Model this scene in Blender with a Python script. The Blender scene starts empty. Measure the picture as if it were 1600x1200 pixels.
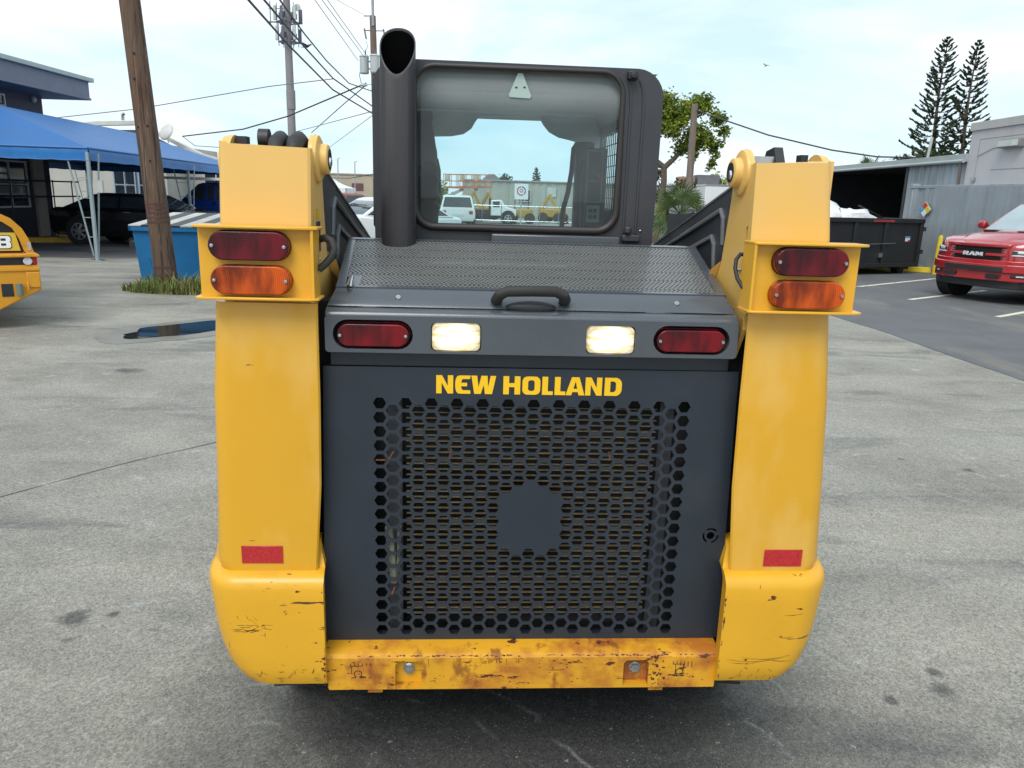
import bpy, bmesh, math, random
from mathutils import Vector, Matrix, noise
R = math.radians
random.seed(7)
S = bpy.context.scene
COL = S.collection

# ------------------------------------------------------------------ camera, sky, sun, exposure
def setup():
    cd = bpy.data.cameras.new('camera'); cam = bpy.data.objects.new('camera', cd); COL.objects.link(cam)
    cd.sensor_fit = 'HORIZONTAL'; cd.sensor_width = 36.0; cd.lens = 36.0*1200/1600
    cd.clip_start = .05; cd.clip_end = 3000
    p, ro = R(13.76), R(1.729)
    f = Vector((0, math.cos(p), -math.sin(p))); r = Vector((1, 0, 0)); d = f.cross(r)
    c, s = math.cos(ro), math.sin(ro)
    r2 = c*r - s*d; d2 = s*r + c*d
    m = Matrix((r2, -d2, -f)).transposed().to_4x4(); m.translation = (0, 0, 1.6)
    cam.matrix_world = m
    S.camera = cam
    w = bpy.data.worlds.new('World'); S.world = w; w.use_nodes = True
    nt = w.node_tree; N = nt.nodes; L = nt.links; N.clear()
    out = N.new('ShaderNodeOutputWorld'); bg = N.new('ShaderNodeBackground')
    sky = N.new('ShaderNodeTexSky'); sky.sky_type = 'NISHITA'; sky.sun_disc = False
    sky.sun_elevation = R(50); sky.sun_rotation = R(200); sky.air_density = 1.0; sky.dust_density = 1.2; sky.ozone_density = 1.0
    tc = N.new('ShaderNodeTexCoord'); mp = N.new('ShaderNodeMapping'); mp.inputs['Scale'].default_value = (1.0, 1.0, 3.2)
    mp.inputs['Location'].default_value = (.35, .2, .15)
    n1 = N.new('ShaderNodeTexNoise'); n1.inputs['Scale'].default_value = 2.1; n1.inputs['Detail'].default_value = 9; n1.inputs['Roughness'].default_value = .56
    n1.inputs['Distortion'].default_value = .35
    rp = N.new('ShaderNodeValToRGB'); rp.color_ramp.elements[0].position = .38; rp.color_ramp.elements[1].position = .62
    rp.color_ramp.elements[0].color = (.12, .12, .12, 1); rp.color_ramp.elements[1].color = (1, 1, 1, 1)
    n2 = N.new('ShaderNodeTexNoise'); n2.inputs['Scale'].default_value = 6.5; n2.inputs['Detail'].default_value = 6
    rc = N.new('ShaderNodeValToRGB'); rc.color_ramp.elements[0].position = .35; rc.color_ramp.elements[1].position = .72
    rc.color_ramp.elements[0].color = (9.3, 10.4, 11.0, 1); rc.color_ramp.elements[1].color = (11.6, 11.9, 12.0, 1)
    mx = N.new('ShaderNodeMix'); mx.data_type = 'RGBA'
    L.new(tc.outputs['Generated'], mp.inputs['Vector'])
    L.new(mp.outputs[0], n1.inputs['Vector']); L.new(mp.outputs[0], n2.inputs['Vector'])
    L.new(n1.outputs['Fac'], rp.inputs[0]); L.new(n2.outputs['Fac'], rc.inputs[0])
    L.new(rp.outputs[0], mx.inputs['Factor'])
    # thin high haze over the whole sky brightens and evens out the clear blue between the clouds
    hz = N.new('ShaderNodeMix'); hz.data_type = 'RGBA'; hz.inputs['Factor'].default_value = .72; hz.inputs['B'].default_value = (7.4, 10.0, 11.6, 1)
    L.new(sky.outputs[0], hz.inputs['A'])
    L.new(hz.outputs['Result'], mx.inputs['A']); L.new(rc.outputs[0], mx.inputs['B'])
    L.new(mx.outputs['Result'], bg.inputs[0]); bg.inputs[1].default_value = .095
    L.new(bg.outputs[0], out.inputs[0])
    sd = bpy.data.lights.new('sun', 'SUN'); sd.energy = 2.2; sd.angle = R(32); sd.color = (1, .96, .9)
    so = bpy.data.objects.new('sun', sd); COL.objects.link(so)
    # light comes from behind the camera, slightly from the right, high up
    az, el = R(200), R(50)
    v = Vector((math.sin(az)*math.cos(el), math.cos(az)*math.cos(el), math.sin(el)))
    so.rotation_euler = v.to_track_quat('Z', 'Y').to_euler(); so.location = v*40
    S.view_settings.view_transform = 'Standard'; S.view_settings.look = 'None'
    S.view_settings.exposure = 0.2; S.view_settings.gamma = 1.0; S.view_settings.use_curve_mapping = False
setup()

# ------------------------------------------------------------------ materials
MATS = {}
def mat(name, col, rough=.5, metal=0, var=.12, vs=4, bump=0, bs=60, coat=0, spots=(), emit=None, es=0, spec=.5, stretch=None):
    if name in MATS: return MATS[name]
    m = bpy.data.materials.new(name); m.use_nodes = True; nt = m.node_tree; N = nt.nodes; L = nt.links
    b = N['Principled BSDF']
    b.inputs['Roughness'].default_value = rough; b.inputs['Metallic'].default_value = metal
    b.inputs['Coat Weight'].default_value = coat; b.inputs['Coat Roughness'].default_value = .08
    b.inputs['Specular IOR Level'].default_value = spec
    tc = N.new('ShaderNodeTexCoord'); vec = tc.outputs['Object']
    if stretch:
        mp = N.new('ShaderNodeMapping'); mp.inputs['Scale'].default_value = stretch; L.new(vec, mp.inputs['Vector']); vec = mp.outputs[0]
    c4 = (*col, 1)
    n = N.new('ShaderNodeTexNoise'); n.inputs['Scale'].default_value = vs; n.inputs['Detail'].default_value = 6; n.inputs['Roughness'].default_value = .6
    L.new(vec, n.inputs['Vector'])
    rp = N.new('ShaderNodeValToRGB'); rp.color_ramp.elements[0].position = .3; rp.color_ramp.elements[1].position = .7
    rp.color_ramp.elements[0].color = tuple(max(0, x*(1-var)) for x in col)+(1,)
    rp.color_ramp.elements[1].color = tuple(min(1, x*(1+var)) for x in col)+(1,)
    L.new(n.outputs['Fac'], rp.inputs[0]); cur = rp.outputs[0]
    rr = N.new('ShaderNodeMapRange'); rr.inputs['To Min'].default_value = max(.02, rough*.82); rr.inputs['To Max'].default_value = min(1, rough*1.2)
    L.new(n.outputs['Fac'], rr.inputs['Value']); L.new(rr.outputs[0], b.inputs['Roughness'])
    for sp in spots:
        scol, ssc, th, soft = sp[:4]; strch = sp[4] if len(sp) > 4 else None
        v2 = tc.outputs['Object']
        if strch:
            mp = N.new('ShaderNodeMapping'); mp.inputs['Scale'].default_value = strch; L.new(v2, mp.inputs['Vector']); v2 = mp.outputs[0]
        n2 = N.new('ShaderNodeTexNoise'); n2.inputs['Scale'].default_value = ssc; n2.inputs['Detail'].default_value = 5; n2.inputs['Roughness'].default_value = .65
        L.new(v2, n2.inputs['Vector'])
        mr = N.new('ShaderNodeMapRange'); mr.inputs['From Min'].default_value = th; mr.inputs['From Max'].default_value = th+soft
        mr.inputs['To Max'].default_value = sp[5] if len(sp) > 5 else 1.0
        L.new(n2.outputs['Fac'], mr.inputs['Value'])
        mx = N.new('ShaderNodeMix'); mx.data_type = 'RGBA'; mx.inputs['B'].default_value = (*scol, 1)
        L.new(mr.outputs[0], mx.inputs['Factor']); L.new(cur, mx.inputs['A']); cur = mx.outputs['Result']
    L.new(cur, b.inputs['Base Color'])
    if bump:
        nb = N.new('ShaderNodeTexNoise'); nb.inputs['Scale'].default_value = bs; nb.inputs['Detail'].default_value = 4
        L.new(vec, nb.inputs['Vector'])
        bp = N.new('ShaderNodeBump'); bp.inputs['Strength'].default_value = bump; bp.inputs['Distance'].default_value = .01
        L.new(nb.outputs['Fac'], bp.inputs['Height']); L.new(bp.outputs[0], b.inputs['Normal'])
    if emit:
        b.inputs['Emission Color'].default_value = (*emit, 1); b.inputs['Emission Strength'].default_value = es
    MATS[name] = m
    return m

def glass(name, tint, refl=1.0, rough=.02, film=0.0):
    m = bpy.data.materials.new(name); m.use_nodes = True; nt = m.node_tree; N = nt.nodes; L = nt.links; N.clear()
    o = N.new('ShaderNodeOutputMaterial'); tr = N.new('ShaderNodeBsdfTransparent'); tr.inputs[0].default_value = (*tint, 1)
    gl = N.new('ShaderNodeBsdfGlossy'); gl.inputs['Roughness'].default_value = rough; gl.inputs['Color'].default_value = (refl, refl, refl, 1)
    lw = N.new('ShaderNodeFresnel'); lw.inputs['IOR'].default_value = 1.5
    mx = N.new('ShaderNodeMixShader'); L.new(lw.outputs[0], mx.inputs[0]); L.new(tr.outputs[0], mx.inputs[1]); L.new(gl.outputs[0], mx.inputs[2])
    last = mx.outputs[0]
    if film:   # dust film; its pale band at the top paints in the sky reflection
        df = N.new('ShaderNodeBsdfDiffuse'); df.inputs[0].default_value = (.55, .6, .6, 1)
        tcx = N.new('ShaderNodeTexCoord'); n = N.new('ShaderNodeTexNoise'); n.inputs['Scale'].default_value = 7; n.inputs['Detail'].default_value = 8
        L.new(tcx.outputs['Object'], n.inputs['Vector'])
        mr = N.new('ShaderNodeMapRange'); mr.inputs['From Min'].default_value = .35; mr.inputs['From Max'].default_value = .75
        mr.inputs['To Min'].default_value = film*.6; mr.inputs['To Max'].default_value = film*1.8
        L.new(n.outputs['Fac'], mr.inputs['Value'])
        sx = N.new('ShaderNodeSeparateXYZ'); L.new(tcx.outputs['Object'], sx.inputs[0])
        up = N.new('ShaderNodeMapRange'); up.interpolation_type = 'SMOOTHSTEP'; up.inputs['From Min'].default_value = 1.80; up.inputs['From Max'].default_value = 1.965; up.inputs['To Min'].default_value = 0; up.inputs['To Max'].default_value = .42; L.new(sx.outputs['Z'], up.inputs['Value'])
        sm = N.new('ShaderNodeMath'); sm.operation = 'ADD'; L.new(mr.outputs[0], sm.inputs[0]); L.new(up.outputs[0], sm.inputs[1])
        m2 = N.new('ShaderNodeMixShader'); L.new(sm.outputs[0], m2.inputs[0]); L.new(last, m2.inputs[1]); L.new(df.outputs[0], m2.inputs[2]); last = m2.outputs[0]
    L.new(last, o.inputs[0])
    return m

def lens_mat(name, col, dark, rings=True):
    m = bpy.data.materials.new(name); m.use_nodes = True; nt = m.node_tree; N = nt.nodes; L = nt.links
    b = N['Principled BSDF']; b.inputs['Roughness'].default_value = .28; b.inputs['Coat Weight'].default_value = .12; b.inputs['Coat Roughness'].default_value = .1; b.inputs['Specular IOR Level'].default_value = .35
    b.inputs['Transmission Weight'].default_value = .0
    tc = N.new('ShaderNodeTexCoord')
    # concentric moulded rings around the optic, centre a little off the middle
    sp = N.new('ShaderNodeVectorMath'); sp.operation = 'MULTIPLY'; sp.inputs[1].default_value = (1, 0, 1.0); L.new(tc.outputs['Object'], sp.inputs[0])
    ln = N.new('ShaderNodeVectorMath'); ln.operation = 'LENGTH'; L.new(sp.outputs[0], ln.inputs[0])
    ml = N.new('ShaderNodeMath'); ml.operation = 'MULTIPLY'; ml.inputs[1].default_value = 1500; L.new(ln.outputs['Value'], ml.inputs[0])
    sn = N.new('ShaderNodeMath'); sn.operation = 'SINE'; L.new(ml.outputs[0], sn.inputs[0])
    bp = N.new('ShaderNodeBump'); bp.inputs['Strength'].default_value = .16 if rings else .06; bp.inputs['Distance'].default_value = .0010
    L.new(sn.outputs[0], bp.inputs['Height']); L.new(bp.outputs[0], b.inputs['Normal'])
    mp = N.new('ShaderNodeMapping'); mp.inputs['Scale'].default_value = (14, 3, 5); L.new(tc.outputs['Object'], mp.inputs['Vector'])
    n = N.new('ShaderNodeTexNoise'); n.inputs['Scale'].default_value = 1.6; n.inputs['Detail'].default_value = 3; L.new(mp.outputs[0], n.inputs['Vector'])
    rp = N.new('ShaderNodeValToRGB'); rp.color_ramp.elements[0].position = .40; rp.color_ramp.elements[1].position = .62
    rp.color_ramp.elements[0].color = (*dark, 1); rp.color_ramp.elements[1].color = (*col, 1)
    L.new(n.outputs['Fac'], rp.inputs[0])
    # rim between the rings reads a shade deeper
    mr = N.new('ShaderNodeMapRange'); mr.inputs['From Min'].default_value = -1; mr.inputs['From Max'].default_value = 1; mr.inputs['To Min'].default_value = .72; mr.inputs['To Max'].default_value = 1.15
    L.new(sn.outputs[0], mr.inputs['Value'])
    mx = N.new('ShaderNodeMix'); mx.data_type = 'RGBA'; mx.blend_type = 'MULTIPLY'; mx.inputs['Factor'].default_value = 1.0 if rings else .3
    L.new(rp.outputs[0], mx.inputs['A']); L.new(mr.outputs[0], mx.inputs['B']); L.new(mx.outputs['Result'], b.inputs['Base Color'])
    return m

def lamp_mat(name):
    m = bpy.data.materials.new(name); m.use_nodes = True; nt = m.node_tree; N = nt.nodes; L = nt.links
    b = N['Principled BSDF']; b.inputs['Base Color'].default_value = (.30, .25, .15, 1); b.inputs['Roughness'].default_value = .1
    tc = N.new('ShaderNodeTexCoord')
    mp = N.new('ShaderNodeMapping'); mp.inputs['Scale'].default_value = (1, 1, 1.5); L.new(tc.outputs['Object'], mp.inputs['Vector'])
    ln = N.new('ShaderNodeVectorMath'); ln.operation = 'LENGTH'; L.new(mp.outputs[0], ln.inputs[0])
    mr = N.new('ShaderNodeMapRange'); mr.inputs['From Min'].default_value = .010; mr.inputs['From Max'].default_value = .060; mr.inputs['To Min'].default_value = 3.4; mr.inputs['To Max'].default_value = .46
    L.new(ln.outputs['Value'], mr.inputs['Value'])
    m3 = N.new('ShaderNodeMapping'); m3.inputs['Scale'].default_value = (14, 1, 65); L.new(tc.outputs['Object'], m3.inputs['Vector'])
    n = N.new('ShaderNodeTexNoise'); n.inputs['Scale'].default_value = 1.5; n.inputs['Detail'].default_value = 2; L.new(m3.outputs[0], n.inputs['Vector'])
    rp = N.new('ShaderNodeValToRGB'); rp.color_ramp.elements[0].position = .36; rp.color_ramp.elements[1].position = .54
    rp.color_ramp.elements[0].color = (.70, .45, .14, 1); rp.color_ramp.elements[1].color = (1.0, .90, .66, 1)
    L.new(n.outputs['Fac'], rp.inputs[0]); L.new(rp.outputs[0], b.inputs['Emission Color']); L.new(mr.outputs[0], b.inputs['Emission Strength'])
    return m

# ------------------------------------------------------------------ mesh building
def curve_fill(outer, holes, depth):
    cu = bpy.data.curves.new('tmp', 'CURVE'); cu.dimensions = '2D'; cu.fill_mode = 'BOTH'; cu.extrude = depth/2
    for lp in [outer]+list(holes):
        sp = cu.splines.new('POLY'); sp.points.add(len(lp)-1); sp.use_cyclic_u = True
        for i, p in enumerate(lp): sp.points[i].co = (p[0], p[1], 0, 1)
    o = bpy.data.objects.new('tmp', cu); COL.objects.link(o)
    dg = bpy.context.evaluated_depsgraph_get(); me = bpy.data.meshes.new_from_object(o.evaluated_get(dg))
    V = [v.co.copy() for v in me.vertices]; F = [tuple(p.vertices) for p in me.polygons]
    bpy.data.objects.remove(o); bpy.data.curves.remove(cu); bpy.data.meshes.remove(me)
    return V, F

class MB:
    def __init__(s): s.v = []; s.f = []; s.m = []; s.M = Matrix.Identity(4)
    def add(s, V, F, mi=0):
        o = len(s.v)
        s.v += [s.M @ Vector(v) for v in V]
        for f in F: s.f.append(tuple(i+o for i in f)); s.m.append(mi)
        return s
    def box(s, x0, x1, y0, y1, z0, z1, mi=0):
        V = [(x, y, z) for z in (z0, z1) for y in (y0, y1) for x in (x0, x1)]
        return s.add(V, [(0, 2, 3, 1), (4, 5, 7, 6), (0, 1, 5, 4), (2, 6, 7, 3), (0, 4, 6, 2), (1, 3, 7, 5)], mi)
    def bar(s, p0, p1, w, h=None, mi=0):
        p0 = Vector(p0); p1 = Vector(p1); h = h or w; d = (p1-p0); l = d.length; d.normalize()
        up = Vector((0, 0, 1)) if abs(d.z) < .95 else Vector((0, 1, 0))
        a = d.cross(up).normalized()*w/2; b = a.cross(d).normalized()*h/2
        V = [p+sa*a+sb*b for p in (p0, p1) for sb in (-1, 1) for sa in (-1, 1)]
        return s.add(V, [(0, 1, 3, 2), (4, 6, 7, 5), (0, 4, 5, 1), (2, 3, 7, 6), (0, 2, 6, 4), (1, 5, 7, 3)], mi)
    def tube(s, path, r, n=8, caps=True, mi=0, rs=None, sx=1.0):
        P = [Vector(p) for p in path]; V = []; F = []
        t0 = (P[1]-P[0]).normalized(); up = Vector((0, 0, 1)) if abs(t0.z) < .9 else Vector((1, 0, 0))
        a = t0.cross(up).normalized()
        for i, p in enumerate(P):
            t = (P[min(i+1, len(P)-1)]-P[max(i-1, 0)]).normalized()
            a = (a - t*a.dot(t)).normalized(); b = t.cross(a)
            rr = rs[i] if rs else r
            for k in range(n):
                q = 2*math.pi*k/n; V.append(p+a*math.cos(q)*rr*sx+b*math.sin(q)*rr)
        for i in range(len(P)-1):
            for k in range(n):
                k2 = (k+1) % n; F.append((i*n+k, i*n+k2, (i+1)*n+k2, (i+1)*n+k))
        if caps: F.append(tuple(range(n-1, -1, -1))); F.append(tuple((len(P)-1)*n+k for k in range(n)))
        return s.add(V, F, mi)
    def cyl(s, p0, p1, r0, r1=None, n=16, caps=True, mi=0):
        return s.tube([p0, p1], r0, n, caps, mi, rs=[r0, r0 if r1 is None else r1])
    def prism(s, poly, a, b, axis='x', mi=0):
        f = {'x': lambda u, v, w: (w, u, v), 'y': lambda u, v, w: (u, w, v), 'z': lambda u, v, w: (u, v, w)}[axis]
        n = len(poly); V = [f(p[0], p[1], a) for p in poly]+[f(p[0], p[1], b) for p in poly]
        F = [tuple(range(n-1, -1, -1)), tuple(range(n, 2*n))]+[(i, (i+1) % n, (i+1) % n+n, i+n) for i in range(n)]
        return s.add(V, F, mi)
    def loft(s, rings, caps=True, closed=True, mi=0):
        n = len(rings[0]); V = [p for r in rings for p in r]; F = []
        for i in range(len(rings)-1):
            for k in range(n if closed else n-1):
                k2 = (k+1) % n; F.append((i*n+k, i*n+k2, (i+1)*n+k2, (i+1)*n+k))
        if caps and closed: F.append(tuple(range(n-1, -1, -1))); F.append(tuple((len(rings)-1)*n+k for k in range(n)))
        return s.add(V, F, mi)
    def sphere(s, c, rx, ry=None, rz=None, nu=16, nv=10, mi=0):
        ry = ry or rx; rz = rz or rx; rings = []
        for j in range(nv+1):
            t = math.pi*(.02+.96*j/nv); rings.append([(c[0]+rx*math.sin(t)*math.cos(2*math.pi*k/nu), c[1]+ry*math.sin(t)*math.sin(2*math.pi*k/nu), c[2]-rz*math.cos(t)) for k in range(nu)])
        return s.loft(rings, mi=mi)
    def plate(s, outer, holes, depth, f, mi=0):
        V, F = curve_fill(outer, holes, depth); return s.add([f(*v) for v in V], F, mi)
    def build(s, name, mats, parent=None, bevel=0, seg=2, loc=None, ang=38, recalc=True):
        me = bpy.data.meshes.new(name)
        L = Vector(loc) if loc else None
        me.from_pydata([tuple(v-L) if L else tuple(v) for v in s.v], [], s.f)
        if not isinstance(mats, (list, tuple)): mats = [mats]
        for m in mats: me.materials.append(m)
        if len(mats) > 1: me.polygons.foreach_set('material_index', s.m)
        if recalc:
            bm = bmesh.new(); bm.from_mesh(me); bmesh.ops.recalc_face_normals(bm, faces=bm.faces); bm.to_mesh(me); bm.free()
        me.polygons.foreach_set('use_smooth', [True]*len(me.polygons)); me.set_sharp_from_angle(angle=R(ang))
        me.update()
        o = bpy.data.objects.new(name, me); COL.objects.link(o)
        if L: o.location = L
        if parent: o.parent = parent
        if bevel:
            b = o.modifiers.new('bevel', 'BEVEL'); b.width = bevel; b.segments = seg; b.limit_method = 'ANGLE'; b.angle_limit = R(40)
        return o

def tag(o, label=None, cat=None, group=None, kind=None):
    if label: o['label'] = label
    if cat: o['category'] = cat
    if group: o['group'] = group
    if kind: o['kind'] = kind
    return o
def thing(name, label, cat, loc=(0, 0, 0), rz=0, group=None):
    o = bpy.data.objects.new(name, None); COL.objects.link(o); o.location = loc; o.rotation_euler = (0, 0, rz); o.empty_display_size = .2
    return tag(o, label, cat, group)
def copy_tree(o, parent=None):
    c = o.copy(); COL.objects.link(c)
    if parent: c.parent = parent
    for ch in list(o.children): copy_tree(ch, c)
    return c
def arc(cx, cy, r, a0, a1, n): return [(cx+r*math.cos(R(a0+(a1-a0)*i/n)), cy+r*math.sin(R(a0+(a1-a0)*i/n))) for i in range(n+1)]
def rrect(x0, x1, y0, y1, r, n=5):
    return arc(x1-r, y1-r, r, 0, 90, n)+arc(x0+r, y1-r, r, 90, 180, n)+arc(x0+r, y0+r, r, 180, 270, n)+arc(x1-r, y0+r, r, 270, 360, n)
def hexa(cx, cy, r): return [(cx+r*math.cos(R(60*i)), cy+r*math.sin(R(60*i))) for i in range(6)]
def rear(y): return lambda u, v, w: (u, y-w, v)         # a plate that stands in x-z, its face at y

# paint, metal, rubber
YEL = mat('loader_yellow', (.65, .335, .017), .36, var=.05, vs=2.2, coat=.2, bump=.02, bs=90,
          spots=[((.71, .44, .12), 1.6, .46, .14, (1, 1, .45), .8), ((.12, .045, .015), 21, .705, .012, (.6, 1, 2)), ((.55, .30, .03), 9, .66, .06, (2, 2, .3), .5)])
YELU = mat('loader_yellow_faded', (.72, .44, .125), .42, var=.04, vs=2, coat=.12, bump=.02, bs=90,
          spots=[((.76, .44, .05), 1.7, .56, .15, None, .6), ((.14, .06, .02), 30, .735, .012)])
YELB = mat('loader_yellow_worn', (.66, .340, .014), .40, var=.06, vs=4, coat=.15, bump=.05, bs=50,
           spots=[((.52, .24, .02), 6, .60, .14, (1, 1, 2.2), .5), ((.09, .028, .010), 17, .672, .012, (1, 1, 1.7)), ((.07, .035, .015), 8, .665, .012, (.7, 1, 8)), ((.10, .04, .015), 11, .68, .012, (5, 1, .8))])
YELR = mat('loader_yellow_rusty', (.63, .305, .014), .45, var=.10, vs=5, bump=.08, bs=60,
           spots=[((.36, .11, .016), 5, .49, .13, (1, 1, 1.2), .85), ((.20, .055, .012), 8, .57, .08, (1.5, 1, .8), .8), ((.085, .022, .010), 20, .615, .02, (.8, 1, 2.6)), ((.07, .02, .01), 13, .69, .012, (.5, 1, 5))])
RUST = mat('rust', (.30, .09, .015), .8, var=.4, vs=30, bump=.3, bs=120, spots=[((.42, .22, .03), 25, .55, .1)])
GREY = mat('loader_dark_grey', (.017, .024, .035), .42, var=.10, vs=8, bump=.06, bs=260, coat=.05, spots=[((.06, .062, .066), 3, .55, .25, None, .35), ((.17, .17, .17), 60, .74, .02)])
GREYL = mat('loader_hood_grey', (.068, .078, .092), .28, var=.08, vs=5, bump=.03, bs=200, coat=.35)
CABG = mat('cab_dark_paint', (.034, .035, .042), .45, var=.08, vs=4, bump=.04, bs=150, spots=[((.065, .065, .07), 2.5, .52, .25, None, .5)])
BLK = mat('black_steel', (.018, .019, .021), .5, var=.2, vs=12)
BLKD = mat('inner_black', (.010, .010, .011), .8, var=.2)
RUB = mat('rubber', (.022, .021, .021), .62, var=.25, vs=14, bump=.06, bs=70)
GASK = mat('window_gasket', (.028, .023, .023), .48, var=.15, vs=9)
STEEL = mat('zinc_steel', (.52, .53, .54), .3, 1, var=.2, vs=40)
CHROME = mat('chrome', (.75, .75, .76), .12, 1, var=.05)
FIN = mat('radiator_fin', (.24, .185, .11), .5, .3, var=.3, vs=20)
LET = mat('letter_yellow', (.85, .50, .008), .4, var=.03)
REFL = mat('reflector_red', (.42, .012, .016), .25, var=.3, vs=130, coat=.6)
RED = lens_mat('lens_red', (.13, .002, .008), (.030, .001, .004))
AMB = lens_mat('lens_amber', (.56, .080, .003), (.15, .016, .002))
REDB = lens_mat('lens_red_bar', (.17, .003, .008), (.045, .003, .006), False)
LAMP = lamp_mat('work_lamp_lit')
WGL = glass('cab_glass', (.60, .83, .86), 1.0, .015, .05)
CLEAR = glass('clear_glass', (.75, .82, .82), 1.0, .02)

# ------------------------------------------------------------------ ground
def ground():
    m = bpy.data.materials.new('yard_concrete'); m.use_nodes = True; nt = m.node_tree; N = nt.nodes; L = nt.links; b = N['Principled BSDF']
    b.inputs['Specular IOR Level'].default_value = .3
    tc = N.new('ShaderNodeTexCoord'); V = tc.outputs['Object']
    def nz(scale, det=5, rough=.6, st=None, dist=0):
        v = V
        if st: mp = N.new('ShaderNodeMapping'); mp.inputs['Scale'].default_value = st; mp.inputs['Rotation'].default_value = (0, 0, R(-20)); L.new(V, mp.inputs['Vector']); v = mp.outputs[0]
        n = N.new('ShaderNodeTexNoise'); n.inputs['Scale'].default_value = scale; n.inputs['Detail'].default_value = det; n.inputs['Roughness'].default_value = rough; n.inputs['Distortion'].default_value = dist
        L.new(v, n.inputs['Vector']); return n.outputs['Fac']
    def ramp(f, a, ca, b_, cb):
        r = N.new('ShaderNodeValToRGB'); r.color_ramp.elements[0].position = a; r.color_ramp.elements[0].color = (*ca, 1); r.color_ramp.elements[1].position = b_; r.color_ramp.elements[1].color = (*cb, 1)
        L.new(f, r.inputs[0]); return r.outputs[0]
    def mr(f, a, b_, lo=0, hi=1):
        r = N.new('ShaderNodeMapRange'); r.inputs['From Min'].default_value = a; r.inputs['From Max'].default_value = b_; r.inputs['To Min'].default_value = lo; r.inputs['To Max'].default_value = hi; L.new(f, r.inputs['Value']); return r.outputs[0]
    def mix(fac, A, B, bt='MIX'):
        x = N.new('ShaderNodeMix'); x.data_type = 'RGBA'; x.blend_type = bt
        if isinstance(fac, float): x.inputs['Factor'].default_value = fac
        else: L.new(fac, x.inputs['Factor'])
        for k, q in (('A', A), ('B', B)):
            if isinstance(q, tuple): x.inputs[k].default_value = (*q, 1)
            else: L.new(q, x.inputs[k])
        return x.outputs['Result']
    def mul(a, b_):
        x = N.new('ShaderNodeMath'); x.operation = 'MULTIPLY'; L.new(a, x.inputs[0]); L.new(b_, x.inputs[1]); return x.outputs[0]
    c = ramp(nz(.9, 7), .32, (.182, .172, .146), .68, (.292, .279, .240))
    c = mix(mr(nz(.55, 6, .6, (.5, 1.7, 1), .8), .49, .66, 0, .7), c, (.33, .31, .255))            # washed sandy silt
    c = mix(mr(nz(1.1, 6, .65, (.45, 1.5, 1), .5), .54, .68, 0, .75), c, (.095, .097, .097))             # old tyre grime
    c = mix(mr(nz(5, 4), .62, .72, 0, .6), c, (.38, .38, .36))
    c = mix(mr(nz(8, 3), .69, .73, 0, .6), c, (.09, .09, .085))
    # oil-soaked patch, deepened to paint in the loader's shadow; noise edges, scrape arcs
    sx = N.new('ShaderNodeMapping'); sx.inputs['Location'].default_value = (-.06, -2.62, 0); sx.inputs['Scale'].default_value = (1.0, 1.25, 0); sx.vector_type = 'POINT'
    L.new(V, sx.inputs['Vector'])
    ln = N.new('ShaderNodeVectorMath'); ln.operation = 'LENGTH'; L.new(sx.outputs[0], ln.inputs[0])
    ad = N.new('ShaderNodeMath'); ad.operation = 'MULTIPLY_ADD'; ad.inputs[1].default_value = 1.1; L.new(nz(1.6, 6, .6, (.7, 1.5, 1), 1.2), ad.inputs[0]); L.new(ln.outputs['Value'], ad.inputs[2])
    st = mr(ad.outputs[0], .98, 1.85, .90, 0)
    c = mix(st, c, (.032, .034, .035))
    for ox, oy, orad in ((1.50, 2.31, .035), (1.53, 2.42, .025), (1.30, 2.25, .02), (-1.62, 2.60, .05), (-1.50, 2.63, .02), (2.9, 4.6, .03), (-3.4, 6.6, .10)):
        om = N.new('ShaderNodeVectorMath'); om.operation = 'DISTANCE'; om.inputs[1].default_value = (ox, oy, 0); L.new(V, om.inputs[0])
        oa = N.new('ShaderNodeMath'); oa.operation = 'MULTIPLY_ADD'; oa.inputs[1].default_value = orad*3; L.new(nz(9, 4), oa.inputs[0]); L.new(om.outputs['Value'], oa.inputs[2])
        c = mix(mr(oa.outputs[0], orad*1.9, orad*3.0, .75, 0), c, (.045, .046, .046))
    wv = N.new('ShaderNodeTexWave'); wv.wave_type = 'RINGS'; wv.rings_direction = 'Z'; wv.inputs['Scale'].default_value = 1.7; wv.inputs['Distortion'].default_value = 5; wv.inputs['Detail'].default_value = 3; wv.inputs['Detail Scale'].default_value = 1.5
    wm = N.new('ShaderNodeMapping'); wm.inputs['Location'].default_value = (.6, -1.4, 0); L.new(V, wm.inputs['Vector']); L.new(wm.outputs[0], wv.inputs['Vector'])
    c = mix(mul(mr(wv.outputs['Fac'], .955, .995, 0, .38), mr(nz(3, 4), .5, .65)), c, (.33, .34, .34))
    # aggregate
    vo = N.new('ShaderNodeTexVoronoi'); vo.inputs['Scale'].default_value = 170; L.new(V, vo.inputs['Vector'])
    def bw(o): x = N.new('ShaderNodeRGBToBW'); L.new(o, x.inputs[0]); return x.outputs[0]
    c = mix(.42, c, bw(vo.outputs['Color']), 'OVERLAY')
    v3 = N.new('ShaderNodeTexVoronoi'); v3.inputs['Scale'].default_value = 75; L.new(V, v3.inputs['Vector']); c = mix(.14, c, bw(v3.outputs['Color']), 'OVERLAY')
    sat = N.new('ShaderNodeHueSaturation'); sat.inputs['Saturation'].default_value = .85; L.new(c, sat.inputs['Color']); c = sat.outputs[0]
    c = mix(mr(nz(210, 2), .66, .70, 0, .8), c, (.55, .55, .53))
    c = mix(mr(nz(60, 3), .66, .70, 0, .6), c, (.06, .06, .055))
    c = mix(mr(nz(34, 2), .70, .73, 0, .5), c, (.40, .40, .38))
    L.new(c, b.inputs['Base Color'])
    L.new(mr(nz(2, 5), .3, .7, .62, .92), b.inputs['Roughness'])
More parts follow.
